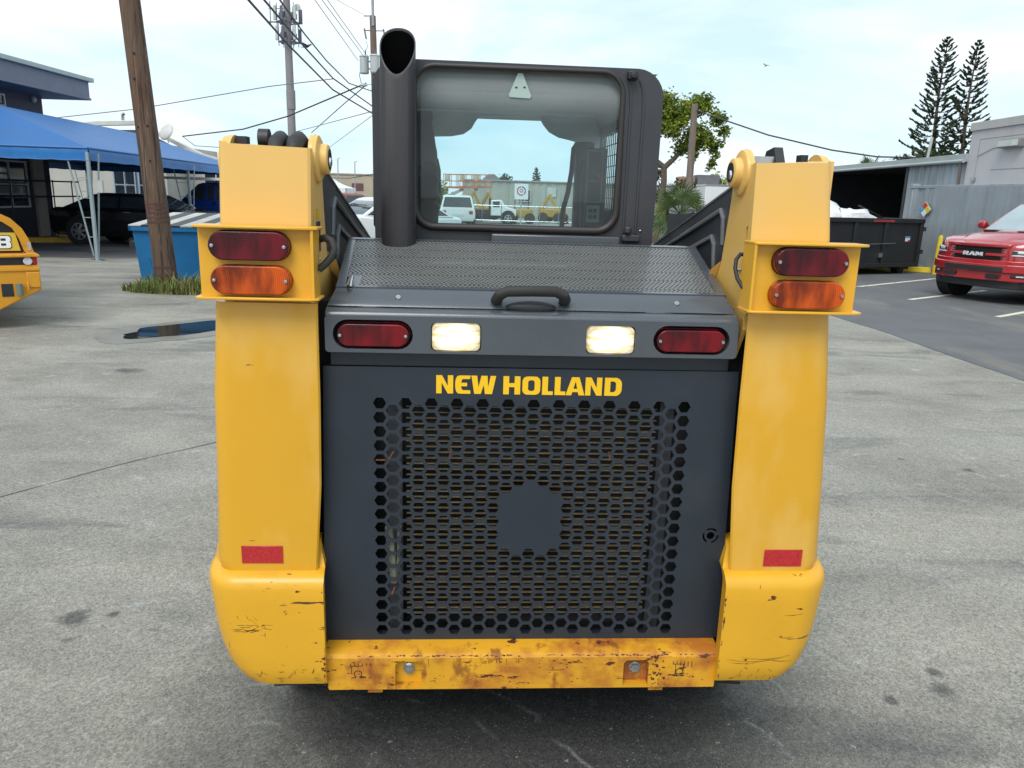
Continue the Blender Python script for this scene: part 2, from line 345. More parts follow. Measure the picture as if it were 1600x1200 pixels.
    bp = N.new('ShaderNodeBump'); bp.inputs['Strength'].default_value = .22; bp.inputs['Distance'].default_value = .006
    L.new(nz(110, 5, .7), bp.inputs['Height'])
    b2 = N.new('ShaderNodeBump'); b2.inputs['Strength'].default_value = .35; b2.inputs['Distance'].default_value = .05
    L.new(nz(3.5, 5), b2.inputs['Height']); L.new(bp.outputs[0], b2.inputs['Normal']); L.new(b2.outputs[0], b.inputs['Normal'])
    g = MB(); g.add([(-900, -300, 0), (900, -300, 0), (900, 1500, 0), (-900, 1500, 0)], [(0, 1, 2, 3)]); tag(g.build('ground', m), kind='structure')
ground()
ASPH = mat('asphalt', (.105, .109, .115), .85, var=.16, vs=1.3, bump=.35, bs=90, spots=[((.20, .185, .15), .5, .55, .12, (1.6, .4, 1), .7), ((.05, .05, .05), 2.5, .62, .1, None, .6), ((.24, .24, .24), 120, .67, .03)])
ASPHL = mat('asphalt_tent', (.085, .085, .09), .88, var=.25, vs=1.2, bump=.3, bs=80, spots=[((.20, .195, .18), .7, .52, .14, (.5, 1.4, 1), .7), ((.24, .24, .24), 110, .67, .03)])
LINE = mat('line_paint', (.62, .60, .50), .8, var=.2, vs=6, spots=[((.11, .11, .11), 9, .56, .08)])
def sheet(name, pts, z, m, kind='structure'):
    g = MB(); n = len(pts); g.add([(p[0], p[1], z) for p in pts], [tuple(range(n))]); return tag(g.build(name, m), kind=kind)
def ragged(pts, step=.25, amp=.03):
    out = []
    for i in range(len(pts)):
        a = Vector(pts[i]); b = Vector(pts[(i+1) % len(pts)]); n = max(1, int((b-a).length/step))
        for k in range(n):
            p = a.lerp(b, k/n); d = (b-a).normalized(); q = Vector((-d.y, d.x))
            p = p+q*(noise.noise((p.x*1.3, p.y*1.3, .3))*amp*2); out.append((p.x, p.y))
    return out
sheet('road', ragged([(5.10, 2.0), (40, 2), (40, 140), (3.6, 140), (4.0, 30), (4.62, 13.0), (4.88, 10)], .4, .02), .004, ASPH)
sheet('pavement', ragged([(-30, 16.0), (-9.2, 16.9), (-7.0, 18.2), (-6.2, 24), (-6.2, 60), (-30, 60)], .5, .12), .004, ASPHL)
def line(a, b, w=.10):
    a = Vector(a); b = Vector(b); d = (b-a).normalized(); q = Vector((-d.y, d.x))*w/2
    return sheet('parking_line', [a+q, b+q, b-q, a-q], .008, LINE)
line((7.0, 15.75), (9.85, 18.15)); line((7.06, 13.75), (9.6, 15.75)); line((7.45, 11.8), (9.9, 13.75)); line((7.2, 9.6), (10.5, 12.2))
def crack(path, w, m):
    g = MB(); V = []; F = []
    for i, (x, y) in enumerate(path):
        ww = w*(.4+random.random()); V += [(x-ww*.3, y-ww, .003), (x+ww*.3, y+ww, .003)]
        if i: F.append((2*i-2, 2*i, 2*i+1, 2*i-1))
    g.add(V, F); return tag(g.build('pavement_crack', m), kind='structure')
CRK = mat('crack_dirt', (.12, .12, .112), .95, var=.3, vs=8)
pth = []
for i in range(60):
    t = i/59; x = -5.0+t*4.3; y = 1.0+(x+2.65)*1.303+3.74-1.0; pth.append((x, y+noise.noise((x*2, 1, 2))*.06))
crack([p for p in pth if p[1] > 1.2], .014, CRK)
# puddle: still water in a shallow hollow, with its damp rim
WET = mat('damp_concrete', (.17, .162, .138), .35, var=.2, vs=3)
WAT = mat('puddle_water', (.020, .022, .022), .03, var=0, spec=.6)
def blob(c, rx, ry, rot, seed, n=64, amp=.28):
    out = []
    for i in range(n):
        a = 2*math.pi*i/n; k = 1+amp*noise.noise((math.cos(a)*1.7+seed, math.sin(a)*1.7, seed))*1.6+.06*noise.noise((math.cos(a)*6, math.sin(a)*6, seed))
        x, y = rx*k*math.cos(a), ry*k*math.sin(a); out.append((c[0]+x*math.cos(rot)-y*math.sin(rot), c[1]+x*math.sin(rot)+y*math.cos(rot)))
    return out
sheet('damp_patch', blob((-3.7, 8.75), 1.15, .55, R(48), 5.3, amp=.2), .003, WET)
sheet('water', blob((-3.72, 8.78), .86, .33, R(48), 5.3, amp=.30), .006, WAT)

# ------------------------------------------------------------------ the skid steer loader (x right, y forward, z up; origin under its grille)
LD = thing('skid_steer_loader', 'large yellow and dark grey skid steer loader seen from behind, work lamps lit', 'loader', (.0556, 1.84, 0), R(3.556))
def stadium(cx, cz, w, h, n=10):
    r = h/2; return arc(cx+w/2-r, cz, r, -90, 90, n)+arc(cx-w/2+r, cz, r, 90, 270, n)
def screw(parent, x, y, z, r=.0048):
    g = MB(); g.cyl((x, y, z), (x, y-.004, z), r, r*.8, 10); g.cyl((x, y-.004, z), (x, y-.0055, z), r*.45, r*.3, 6)
    return g.build('screw', STEEL, parent)

def loader_rear_door():
    # outer sheet with hexagonal holes, in two passes of columns
    s = .0211; px, pz = 1.5*s, math.sqrt(3)*s; r = .0162; holes = []
    for i in range(25):
        odd = i % 2
        for j in range(17 if odd else 18):
            cx = (i-12)*px; cz = 1.0968-(j+.5*odd)*pz
            dx, dz = abs(cx-.0), abs(cz-.795)
            if dx < .085 and dz < .100-.52*dx: continue
            holes.append(hexa(cx, cz, r))
    outer = [(-.514, 1.188), (.510, 1.190), (.525, .448), (-.531, .446)]
    # lock cut-out
    lk = (.479, .748)
    holes.append(arc(lk[0], lk[1], .0105, 0, 350, 16))
    for k in range(3):
        a0 = 40+120*k; ar = arc(*lk, .0215, a0, a0+85, 8)+arc(*lk, .0165, a0+85, a0, 8); holes.append(ar)
    g = MB(); g.plate(outer, holes, .004, rear(.002)); 
    door = g.build('rear_door', GREY, LD)
    e = MB(); e.box(-.512, .508, .004, .030, 1.180, 1.187); e.bar((-.51, .016, 1.18), (-.527, .016, .452), .006, .024); e.bar((.506, .016, 1.18), (.521, .016, .452), .006, .024); e.box(-.527, .521, .004, .03, .450, .457)
    e.build('door_edge', GREY, door)
    # rust-worn webs between some holes
    for (cx, cz, a) in ((-.3785, .950, 0), (-.352, .963, 60), (-.205, .967, 75), (.197, .966, 100), (-.35, .59, 70)):
        q = MB(); c, sn = math.cos(R(a)), math.sin(R(a)); q.bar((cx-.012*c, -.0006, cz-.012*sn), (cx+.012*c, -.0006, cz+.012*sn), .0022, .003); q.build('rust_spot', mat('rust_dull', (.15, .050, .018), .85, var=.5, vs=90), door)
    # lettering, cut vinyl on the door
    N_ = [(0, 0), (0, 1), (.30, 1), (.60, .42), (.60, 1), (.88, 1), (.88, 0), (.60, 0), (.28, .6), (.28, 0)]
    E_ = [(.26, 0), (.12, .03), (.04, .15), (0, .35), (0, .65), (.04, .85), (.12, .97), (.26, 1), (.80, 1), (.76, .81), (.40, .81), (.34, .75), (.31, .60), (.62, .60), (.62, .41), (.31, .41), (.33, .26), (.40, .19), (.78, .19), (.80, 0)]
    W_ = [(.16, 0), (0, 1), (.30, 1), (.38, .36), (.52, 1), (.84, 1), (.88, .36), (1.0, 1), (1.29, 1), (1.09, 0), (.72, 0), (.65, .5), (.50, 0)]
    H_ = [(0, 0), (0, 1), (.30, 1), (.30, .62), (.59, .62), (.59, 1), (.89, 1), (.89, 0), (.59, 0), (.59, .40), (.30, .40), (.30, 0)]
    O_ = rrect(0, .94, 0, 1, .27, 6); Oh = rrect(.30, .64, .20, .80, .13, 5)
    L_ = [(0, 0), (0, 1), (.30, 1), (.30, .20), (.57, .20), (.57, 0)]
    A_ = [(0, 0), (.30, 1), (.70, 1), (1.0, 0), (.69, 0), (.64, .18), (.35, .18), (.30, 0)]; Ah = [(.40, .36), (.60, .36), (.51, .78)]
    D_ = [(0, 0), (0, 1), (.55, 1)]+arc(.55, .65, .36, 85, 0, 5)+arc(.55, .35, .36, 0, -85, 5)+[(.55, 0)]; Dh = [(.30, .20), (.30, .80), (.50, .80), (.60, .70), (.60, .30), (.50, .20)]
    seq = [(N_, [], 0), (E_, [], .985), (W_, [], 1.82), (H_, [], 3.49), (O_, [Oh], 4.49), (L_, [], 5.53), (L_, [], 6.19), (A_, [Ah], 6.78), (N_, [], 7.81), (D_, [Dh], 8.83)]
    h = .0458; x0, z0 = -.2415, 1.1243
    for p, hs, ox in seq:
        g = MB(); mp = lambda q: (x0+(ox+q[0])*.0471, z0+q[1]*h)
        g.plate([mp(q) for q in p], [[mp(q) for q in hh] for hh in hs], .0016, rear(-.0012)); g.build('letter', LET, door)
    # behind the holes: radiator core and its surround
    g = MB(); g.box(-.52, .52, .075, .09, .45, 1.19); g.build('inner_panel', BLKD, LD)
    g = MB()
    for sx in (-1, 1): g.box(sx*.345-.018, sx*.345+.018, .030, .036, .45, 1.12); g.box(sx*.395-.03, sx*.395+.03, .060, .065, .45, 1.12)
    g.box(-.38, .38, .05, .056, .45, .492); g.box(-.33, .33, .05, .056, .612, .624)
    g.build('radiator_shroud', CABG, LD)
    g = MB(); z = .50
    while z < 1.085:
        g.box(-.318, .322, .040, .047, z, z+.0020); z += .0152
    o = g.build('radiator_fin', FIN, LD); o['kind'] = 'stuff'
    g = MB(); g.tube([(-.362, .024, .76), (-.357, .022, .70), (-.352, .024, .64), (-.35, .03, .60)], .011, 8); g.tube([(-.335, .026, .76), (-.338, .026, .66), (-.345, .03, .61)], .005, 6)
    g.build('coolant_hose', mat('dusty_hose', (.20, .20, .15), .7, var=.3, vs=30), LD)
loader_rear_door()

def loader_light_bar():
    holes = []
    for cx in (-.390, .3745): holes.append(stadium(cx, 1.2725, .188, .070))
    for cx in (-.194, .1775): holes.append(rrect(cx-.060, cx+.060, 1.2345, 1.3035, .012))
    g = MB(); g.plate(rrect(-.502, .488, 1.229, 1.316, .008, 3), holes, .018, rear(-.021))
    g.box(-.495, .481, -.004, .05, 1.2295, 1.236); g.box(-.495, .481, .02, .05, 1.236, 1.316)
    bar = g.build('light_bar', GREYL, LD, bevel=.003)
    # rounded top edge of the bar
    prof = [(-.030, 1.3163), (-.0285, 1.3225), (-.022, 1.3285), (-.012, 1.3320), (.004, 1.3335), (.02, 1.3335), (.02, 1.3163)]
    g = MB(); g.prism(prof, -.500, .486, 'x'); g.build('bar_top', GREYL, bar)
    for cx in (-.390, .3745):
        lz = 1.270
        g = MB(); g.prism(stadium(cx, lz, .170, .054), -.030, -.006, 'y'); g.prism(stadium(cx, lz, .178, .061), -.006, .0, 'y')
        t = g.build('tail_light', REDB, LD, bevel=.007, seg=4, loc=(cx-.01, -.02, lz)); t.data.materials
        for sx in (-1, 1):
            q = screw(t, cx+sx*.077, -.0305, lz); q.location = -t.location
        g = MB(); g.prism(stadium(cx, 1.2725, .194, .076), .004, .018, 'y'); g.build('lamp_recess', BLKD, bar)
    for cx in (-.194, .1775):
        g = MB(); g.prism(rrect(cx-.057, cx+.057, 1.237, 1.301, .012), -.032, -.008, 'y')
        w = g.build('work_lamp', LAMP, LD, bevel=.006, seg=3, loc=(cx, -.02, 1.269)); w['label'] = 'lit clear work lamp'
    # recessed strip between bar and door
    g = MB(); g.box(-.496, .484, .008, .04, 1.190, 1.2288); g.build('door_header', GREY, LD)
    g = MB(); g.box(-.53, .52, .05, .12, .40, 1.34); g.build('rear_frame', BLKD, LD)
loader_light_bar()

def loader_hood():
    # folded lip, sloping perforated cover
    g = MB(); 
    g.loft([[(x0, -.004, 1.336), (x1, -.004, 1.336)] for x0, x1 in ((-.499, .485),)]+[[(-.497, .000, 1.342), (.483, .000, 1.342)], [(-.485, .040, 1.372), (.470, .040, 1.372)], [(-.483, .050, 1.3755), (.467, .050, 1.3755)]], closed=False)
    g.loft([[(-.499, .012, 1.336), (-.499, -.004, 1.336)], [(-.483, .05, 1.33), (-.483, .05, 1.3755)]], closed=False)
    lip = g.build('hood_lip', GREYL, LD)
    for x in (-.334, .343): 
        q = screw(lip, x, -.0, .0, .0075); q.rotation_euler = (R(-52), 0, 0); q.location = (0, .0155, 1.3545)
    # perforated sheet: hexagonal cells, each a ring round its hole, with thickness
    y0, z0, y1, z1 = .046, 1.3745, .455, 1.4665
    dy = Vector((0, y1-y0, z1-z0)); Ln = dy.length; ey = dy.normalized(); en = Vector((0, -ey.z, ey.y)); P0 = Vector((0, y0, z0))
    c = .0066; HM = mat('perforated_grey', (.17, .175, .175), .38, var=.1, vs=3, coat=.2); V = []; F = []
    rows = int(Ln/(1.5*c)); a = math.sqrt(3)*c
    for j in range(1, rows):
        v = j*1.5*c; hw = .472+(v/Ln)*.034 - .012
        n = int(2*hw/a)
        for i in range(n+1):
            u = (i-n/2)*a+(a/2 if j % 2 else 0) - (a/4)
            if abs(u) > hw: continue
            if -.462 < u < -.428 and v < .085: continue
            o = len(V); cen = P0+ey*v+Vector((u-.006, 0, 0))
            for rr, dn in ((c*1.001, 0), (c*.70, 0), (c*.70, -.002)):
                for k in range(6):
                    q = R(60*k+30); V.append(cen+Vector((math.cos(q)*rr, 0, 0))+ey*math.sin(q)*rr+en*dn)
            for k in range(6):
                k2 = (k+1) % 6; F.append((o+k, o+k2, o+6+k2, o+6+k)); F.append((o+6+k, o+6+k2, o+12+k2, o+12+k))
    g = MB(); g.add(V, F); mesh = g.build('perforated_cover', HM, LD, recalc=False, ang=30); mesh['kind'] = 'stuff'
    g = MB()
    def strip(u0a, u1a, va, u0b, u1b, vb, dn=.0012):
        q = [P0+ey*va+Vector((u0a, 0, 0))+en*dn, P0+ey*va+Vector((u1a, 0, 0))+en*dn, P0+ey*vb+Vector((u1b, 0, 0))+en*dn, P0+ey*vb+Vector((u0b, 0, 0))+en*dn]
        lo = [p-en*.006 for p in q]; g.add(q+lo, [(0, 1, 2, 3), (4, 7, 6, 5), (0, 4, 5, 1), (1, 5, 6, 2), (2, 6, 7, 3), (3, 7, 4, 0)])
    strip(-.486, -.464, 0, -.514, -.494, Ln); strip(.452, .474, 0, .482, .508, Ln)
    strip(-.486, .474, -.004, -.486, .474, .010, .0024); strip(-.514, .508, Ln-.012, -.515, .509, Ln+.004, .0024)
    strip(-.464, -.432, .012, -.464, -.432, .085, .001)
    g.build('cover_frame', GREYL, mesh)
    g = MB(); g.add([(-.49, .06, 1.30), (.475, .06, 1.30), (.51, .46, 1.40), (-.515, .46, 1.40)], [(0, 1, 2, 3)]); g.box(-.3, .2, .15, .38, 1.26, 1.335); g.cyl((-.45, .2, 1.33), (.45, .3, 1.36), .03); g.build('engine_bay', BLK, LD)
    # skirt that closes the sides of the hood
    for sx, xa, xb in ((-1, -.486, -.514), (1, .474, .508)):
        g = MB(); g.add([(xa, .02, 1.34), (xa, .046, 1.374), (xb, .455, 1.466), (xb, .46, 1.30), (xa, .05, 1.22)], [(0, 1, 2, 3, 4)]); g.build('hood_side', GREY, LD)
    # grab handle and its scoop
    g = MB(); pts = [(-.098, .020, 1.352), (-.099, -.004, 1.358), (-.092, -.022, 1.372), (-.075, -.026, 1.381), (-.02, -.027, 1.383), (.04, -.026, 1.383), (.059, -.022, 1.374), (.066, -.004, 1.360), (.065, .020, 1.352)]
    g.tube(pts, .0122, 10, sx=1.15); g.build('grab_handle', RUB, LD)
    g = MB(); g.sphere((-.016, -.001, 1.340), .062, .014, .016, 20, 8); g.build('handle_scoop', BLK, LD)
    # latch lever in its slot
    g = MB(); g.prism(stadium(0, 0, .030, .013), -.001, .001, 'z'); sl = g.build('latch_slot', BLKD, LD); sl.location = (-.452, .046, 1.3768); sl.rotation_euler = (R(14), 0, R(80))
    g = MB(); g.tube([(-.452, .040, 1.368), (-.451, .052, 1.385), (-.4505, .075, 1.396)], .0052, 8); g.build('latch_lever', STEEL, LD)
loader_hood()

def loader_bumper():
    prof = [(.02, .4470), (-.040, .4440), (-.053, .4380), (-.058, .428)]
    x0, x1 = -.522, .514
    g = MB()
    g.loft([[(x0+.004*i*0, y, z), (x1, y, z)] for i, (y, z) in enumerate(prof)], closed=False)
    holes = []
    for cx in (-.307, .293): holes.append([(cx-.034, .343), (cx+.034, .343), (cx+.034, .408), (cx+.026, .418), (cx-.026, .418), (cx-.034, .408)])
    g.plate([(x0, .428), (x1, .428), (x1-.008, .3365), (x0+.010, .3365)], holes, .006, rear(-.055))
    g.box(x0+.006, x1-.004, -.052, .03, .3365, .343)
    b = g.build('bumper', YELR, LD)
    for cx in (-.307, .293):
        g = MB(); g.box(cx-.034, cx+.034, -.034, -.030, .343, .420); g.box(cx-.036, cx-.034, -.052, -.03, .343, .420); g.box(cx+.034, cx+.036, -.052, -.03, .343, .42); g.box(cx-.034, cx+.034, -.052, -.03, .4182, .421)
        g.build('bolt_pocket', RUST if cx > 0 else YELB, b)
        g = MB(); g.cyl((cx, -.034, .386), (cx, -.038, .386), .0150, n=18); g.prism(hexa(cx, .386, .0125), -.047, -.038, 'y'); g.build('bolt', STEEL, b)
    for cx in (-.395, .353):
        g = MB(); g.box(cx-.019, cx+.019, -.044, -.02, .318, .3364); g.build('tow_tab', YELR, b)
    # paint chipped down to rust along the front edge and lower lip
    rnd = random.Random(5); g = MB()
    def chip(x, y, z, w, h, tilt=0):
        n = rnd.randint(5, 8); V = []
        for k in range(n):
            a = 2*math.pi*k/n; r = rnd.uniform(.55, 1.1); u, v = w*r*math.cos(a), h*r*math.sin(a); V.append((x+u, y+v*math.sin(tilt)*.8, z+v*math.cos(tilt)))
        g.add(V, [tuple(range(n))])
    for i in range(95):
        x = rnd.choice([rnd.uniform(-.50, .50), rnd.gauss(-.20, .08), rnd.gauss(.28, .06), rnd.gauss(-.1, .2)])
        if abs(x) < .5: chip(x, -.0568, .4335+rnd.uniform(-.0025, .0025), rnd.uniform(.001, .007), rnd.uniform(.0007, .0022), .5)
    for i in range(60):
        x = rnd.uniform(-.50, .49); z = rnd.uniform(.338, .43)
        if any(abs(x-c) < .036 for c in (-.307, .293)): continue
        chip(x, -.0585, z, rnd.uniform(.0008, .003), rnd.uniform(.0007, .003))
    for i in range(26): chip(rnd.gauss(.352, .012), -.0585, rnd.uniform(.345, .43), rnd.uniform(.001, .006), rnd.uniform(.001, .006))
    for x in (-.098, -.09, -.078, -.07, -.255, -.052, -.02): chip(x, -.0586, .418, .0009, rnd.uniform(.006, .013))
    o = g.build('paint_chip', mat('chip_rust', (.085, .022, .012), .8, var=.5, vs=60), b, recalc=False); o['kind'] = 'stuff'
    # stencilled tie-down symbols
    for cx in (-.438, .409):
        g = MB()
        for k in range(6): g.box(cx-.018+k*.010, cx-.0165+k*.010, -.0588, -.0582, .407-(.002*k if cx > 0 else 0), .414)
        g.box(cx-.019, cx+.014, -.0588, -.0582, .4055, .407)
        if cx > 0: g.box(cx-.011, cx-.0095, -.0588, -.0582, .370, .4055); g.box(cx+.010, cx+.0115, -.0588, -.0582, .376, .4055); g.box(cx-.018, cx+.012, -.0588, -.0582, .370, .372)
        else: g.box(cx-.016, cx-.0145, -.0588, -.0582, .385, .4055)
        ringp = arc(cx+.001, .383, .0105, -60, 240, 14); ringi = arc(cx+.001, .383, .0085, 240, -60, 14); g.plate(ringp+ringi, [], .0006, rear(-.0585))
        g.box(cx-.014, cx-.004, -.0588, -.0582, .3715, .3735); g.box(cx+.005, cx+.015, -.0588, -.0582, .3715, .3735)
        g.build('tie_down_symbol', mat('decal_black', (.015, .015, .015), .5), b)
loader_bumper()

def loader_side(sx):
    # sx -1 left, +1 right; x outwards is sx
    xi_u, xo_u, xi_l, xo_l = (.527, .734, .514, .771) if sx < 0 else (.497, .694, .502, .741)
    X = lambda v: sx*v
    # ---- corner casting
    rings = []
    outl = [(.360, .700, .03), (.366, .712, .012), (.385, .725, .004), (.416, .744, 0), (.47, .761, 0), (.524, .771, 0), (.60, .778, 0), (.635, .782, 0), (.650, .783, .003), (.660, .783, .009), (.667, .782, .018), (.672, .781, .032), (.676, .780, .048), (.70, .778, .058), (.722, .773, .066), (.731, .765, .076), (.735, .752, .086)]
    k = 1.038 if sx < 0 else 1.012
    for z, xo, ins in outl:
        ib = (.514 if sx < 0 else .503)+max(0, z-.665)*.25
        xo = xo*k; rc = .085; yf = -.085+ins; ring = [(X(ib), yf, z)]
        for i in range(9):
            a = R(90*i/8); ring.append((X(xo-rc+rc*math.sin(a)), yf+rc-rc*math.cos(a), z))
        ring += [(X(xo-.01), .30, z), (X(.62), .32, z), (X(.60), .10, z), (X(ib+.045), yf+.055, z), (X(ib+.004), yf+.040, z)]
        rings.append(ring)
    g = MB(); g.loft(rings); c = g.build('rear_corner', YELB, LD)
    rnd = random.Random(40+sx); g = MB(); yf = -.0855
    def stroke(x, z, ln, an, w=.0009, bend=.2):
        n = 7; V = []; F = []
        for i in range(n):
            t = i/(n-1); a = an+bend*(t-.5); px_ = x+ln*(t-.5)*math.cos(a); pz_ = z+ln*(t-.5)*math.sin(a); ww = w*(.3+rnd.random())*math.sin(.25+2.6*t)
            V += [(px_-ww*math.sin(an), yf, pz_+ww*math.cos(an)), (px_+ww*math.sin(an), yf, pz_-ww*math.cos(an))]
            if i: F.append((2*i-2, 2*i-1, 2*i+1, 2*i))
        g.add(V, F)
    inn = X(.514 if sx < 0 else .503)
    for i in range(20): stroke(inn+sx*rnd.uniform(.001, .004), rnd.uniform(.37, .64), rnd.uniform(.002, .011), R(90), rnd.uniform(.0008, .002))
    if sx < 0:
        for i in range(10): stroke(-.69+rnd.gauss(0, .016), .526+rnd.gauss(0, .005), rnd.uniform(.012, .05), rnd.gauss(.05, .15), .0009)
        for i in range(5): stroke(-.695+rnd.gauss(0, .012), .56+rnd.gauss(0, .012), rnd.uniform(.01, .035), R(120)+rnd.gauss(0, .2), .0005)
        for i in range(24): stroke(rnd.uniform(-.70, -.53), .40+abs(rnd.gauss(0, .022))-.018, rnd.uniform(.003, .02), rnd.choice([0, R(-25), R(60), R(90)])+rnd.gauss(0, .2), rnd.uniform(.0004, .0010))
        for i in range(5): stroke(-.577+rnd.gauss(0, .005), .633+rnd.gauss(0, .002), .006, 0, .0022)
        for i in range(4): stroke(-.612+rnd.gauss(0, .003), .572+rnd.gauss(0, .007), .006, R(70), .0009)
    else:
        for z, x, ln, a in ((.430, .600, .15, .03), (.437, .63, .13, .05), (.431, .665, .07, -.05), (.424, .57, .08, .0), (.565, .69, .05, .12), (.50, .68, .035, .2)): stroke(x, z, ln, a, .0008, .25)
        for i in range(15): stroke(rnd.uniform(.54, .70), .39+abs(rnd.gauss(0, .016))-.012, rnd.uniform(.004, .022), rnd.choice([R(40), R(70), R(-30)])+rnd.gauss(0, .3), rnd.uniform(.0004, .0011))
        stroke(.503+.004, .545, .035, R(88), .0022)
    sc_ = g.build('paint_scratch', mat('scratch_dark', (.085, .038, .014), .8, var=.5, vs=50), c, recalc=False); sc_['kind'] = 'stuff'
    # ---- lower tower: front sheet with rolled outer edge
    rings = []
    tw = [(.668, 0), (.676, .012), (.70, .016), (.9, .006), (1.12, -.0), (1.345, -.017)] if sx < 0 else [(.668, .005), (.676, .018), (.70, .024), (.9, .012), (1.12, -.003), (1.345, -.028)]
    for z, d in tw:
        xo = xo_l+d; xi = xi_l+(.018 if z < .9 else (.004 if z < 1.0 else 0))+(.008 if z < .67 else 0); rc = .045; yf = -.050; ring = []
        ring.append((X(xi), yf+.006, z)); ring.append((X(xi+.004), yf+.001, z)); ring.append((X(xi+.012), yf, z))
        for i in range(8):
            a = R(90*i/7); ring.append((X(xo-rc+rc*math.sin(a)), yf+rc-rc*math.cos(a), z))
        ring += [(X(xo), .10, z), (X(xo-.012), .10, z), (X(xo-.014), .0, z), (X(xi+.04), -.036, z), (X(xi+.002), -.038, z)]
        rings.append(ring)
    g = MB(); g.loft(rings); low = g.build('lower_tower', YEL, LD)
    # ---- upper tower: front plate, side plates, pivot bosses
    rings = []
    for z, d in ((1.34, 0), (1.52, .0), (1.69, -.008 if sx < 0 else -.022)):
        xo = xo_u+d; xi = xi_u+(-.004 if z > 1.6 else 0); yf = -.028; rc = .02; ring = [(X(xi), yf+.004, z+(0 if z < 1.6 else 0)), (X(xi+.006), yf, z)]
        for i in range(6):
            a = R(90*i/5); zz = z+(.010 if z > 1.6 and i > 1 else (.005 if z > 1.6 else 0)); ring.append((X(xo-rc+rc*math.sin(a)), yf+rc-rc*math.cos(a), zz))
        zz = z+(.014 if z > 1.6 else 0)
        ring += [(X(xo), .10, zz), (X(xo-.012), .10, zz), (X(xo-.014), .0, z), (X(xi+.01), .0, z), (X(xi), .0, z)]
        rings.append(ring)
    g = MB(); g.loft(rings)
    bz, by, br = 1.671, .085, .056
    side = [(-.024, 1.335), (-.024, 1.690)]+arc(by, bz, br, 162, 12, 14)+[(.150, 1.60), (.182, 1.45), (.215, 1.40), (.30, 1.355), (.34, 1.30), (.34, 1.22), (.03, 1.22), (-.024, 1.30)]
    # inner plate carries an oval cable hole
    hole = [(y, z) for y, z in ([( .012+.011*math.cos(R(t)), 1.505+.030+.011*math.sin(R(t))) for t in range(0, 181, 30)]+[(.012+.011*math.cos(R(t)), 1.470+.011*math.sin(R(t))) for t in range(180, 361, 30)])]
    xi = xi_u+.002
    g.plate(side, [hole], .010, lambda u, v, w: (X(xi+.006)+w, u, v))
    sideo = [(-.01, 1.335), (-.01, 1.70)]+arc(by-.01, bz-.018, br+.010, 165, 12, 14)+[(.17, 1.58), (.24, 1.42), (.34, 1.30), (.34, .70), (.02, .70)]
    g.plate(sideo, [], .010, lambda u, v, w: (X(xo_u-.016)+w, u, v))
    # flared web down to the hood
    g.loft([[(X(xi), .182, 1.45), (X(xi), .215, 1.40), (X(xi), .30, 1.355), (X(xi), .34, 1.30)], [(X(xi-.020), .20, 1.425), (X(xi-.030), .24, 1.36), (X(xi-.036), .31, 1.31), (X(xi-.04), .345, 1.25)]], closed=False)
    up = g.build('upper_tower', YELU, LD, ang=30)
    g = MB(); 
    def disc(x0, x1, r0, r1): g.cyl((X(x0), by, bz-(.014 if x0 > xo_u-.05 else 0)), (X(x1), by, bz-(.014 if x0 > xo_u-.05 else 0)), r0, r1, 28)
    disc(xi+.004, xi-.006, br, br-.002); disc(xi-.006, xi-.010, br-.002, br-.010); disc(xi-.010, xi-.026, .036, .034); disc(xi-.026, xi-.029, .034, .030)
    g.build('pivot_boss', YELU, up)
    g = MB(); disc(xo_u-.016, xo_u+.004, .062, .060); disc(xo_u+.004, xo_u+.014, .045, .040); g.build('pivot_boss', YELU, up)
    g = MB(); g.cyl((X(xi-.0285), by, bz), (X(xi-.0305), by, bz), .024, n=20); pp = g.build('pivot_pin', BLK, up)
    g = MB(); g.cyl((X(xi-.030), by-.004, bz-.006), (X(xi-.0345), by-.004, bz-.006), .012, .009, n=14); g.build('grease_cap', CHROME, pp)
    g = MB(); a_, b_ = sorted((X(xi+.012), X(xo_u-.03))); g.box(a_, b_, .06, .30, .40, 1.30); a_, b_ = sorted((X(xi+.03), X(xo_u-.03))); g.box(a_, b_, .02, .06, 1.30, 1.64); g.build('tower_shade_fill', BLKD, LD)  # black blocks inside the tower, standing in for the shade in its gaps
    if sx < 0:   # stickers on the inner face
        g = MB(); g.box(X(xi-.0004), X(xi+.0004), .05, .098, 1.455, 1.527); g.build('dark_decal', mat('decal_dark', (.035, .035, .05), .5, var=.3, vs=60), up)
        g = MB(); g.box(X(xi-.0004), X(xi+.0004), .055, .085, 1.532, 1.556); g.build('warning_decal', mat('decal_yellow', (.62, .40, .01), .4, var=.3, vs=90), up)
    # ---- light bracket
    if sx < 0: bx0, bx1 = -.764, -.512
    else: bx0, bx1 = .484, .740
    g = MB()
    zc = 1.438 if sx < 0 else 1.433
    zt, zb = zc+.079, zc-.077
    yl = mat('bracket_yellow', (.68, .355, .018), .36, var=.06, vs=5, coat=.2, bump=.04, bs=70, spots=[((.09, .03, .012), 20, .70, .015)])
    g.box(bx0, bx1, -.078, -.072, zb, zt)
    br_ = g.build('light_bracket', yl, LD, bevel=.002)
    for z, xa, xb in ((zt, bx0-.004, bx1+(.012 if sx < 0 else .010)), (zb, bx0-.006, bx1+.012)):
        g = MB(); g.prism([(xa, -.100), (xa+.012, -.108), (xb-.02, -.108), (xb, -.096), (xb, -.03), (xa, -.03)], z-.003, z+.003, 'z'); g.build('bracket_flange', yl, br_, bevel=.0015)
    g = MB(); inn = bx1 if sx < 0 else bx0
    g.box(inn-.003, inn+.003, -.1, -.03, zb, zt); g.build('bracket_side', yl, br_)
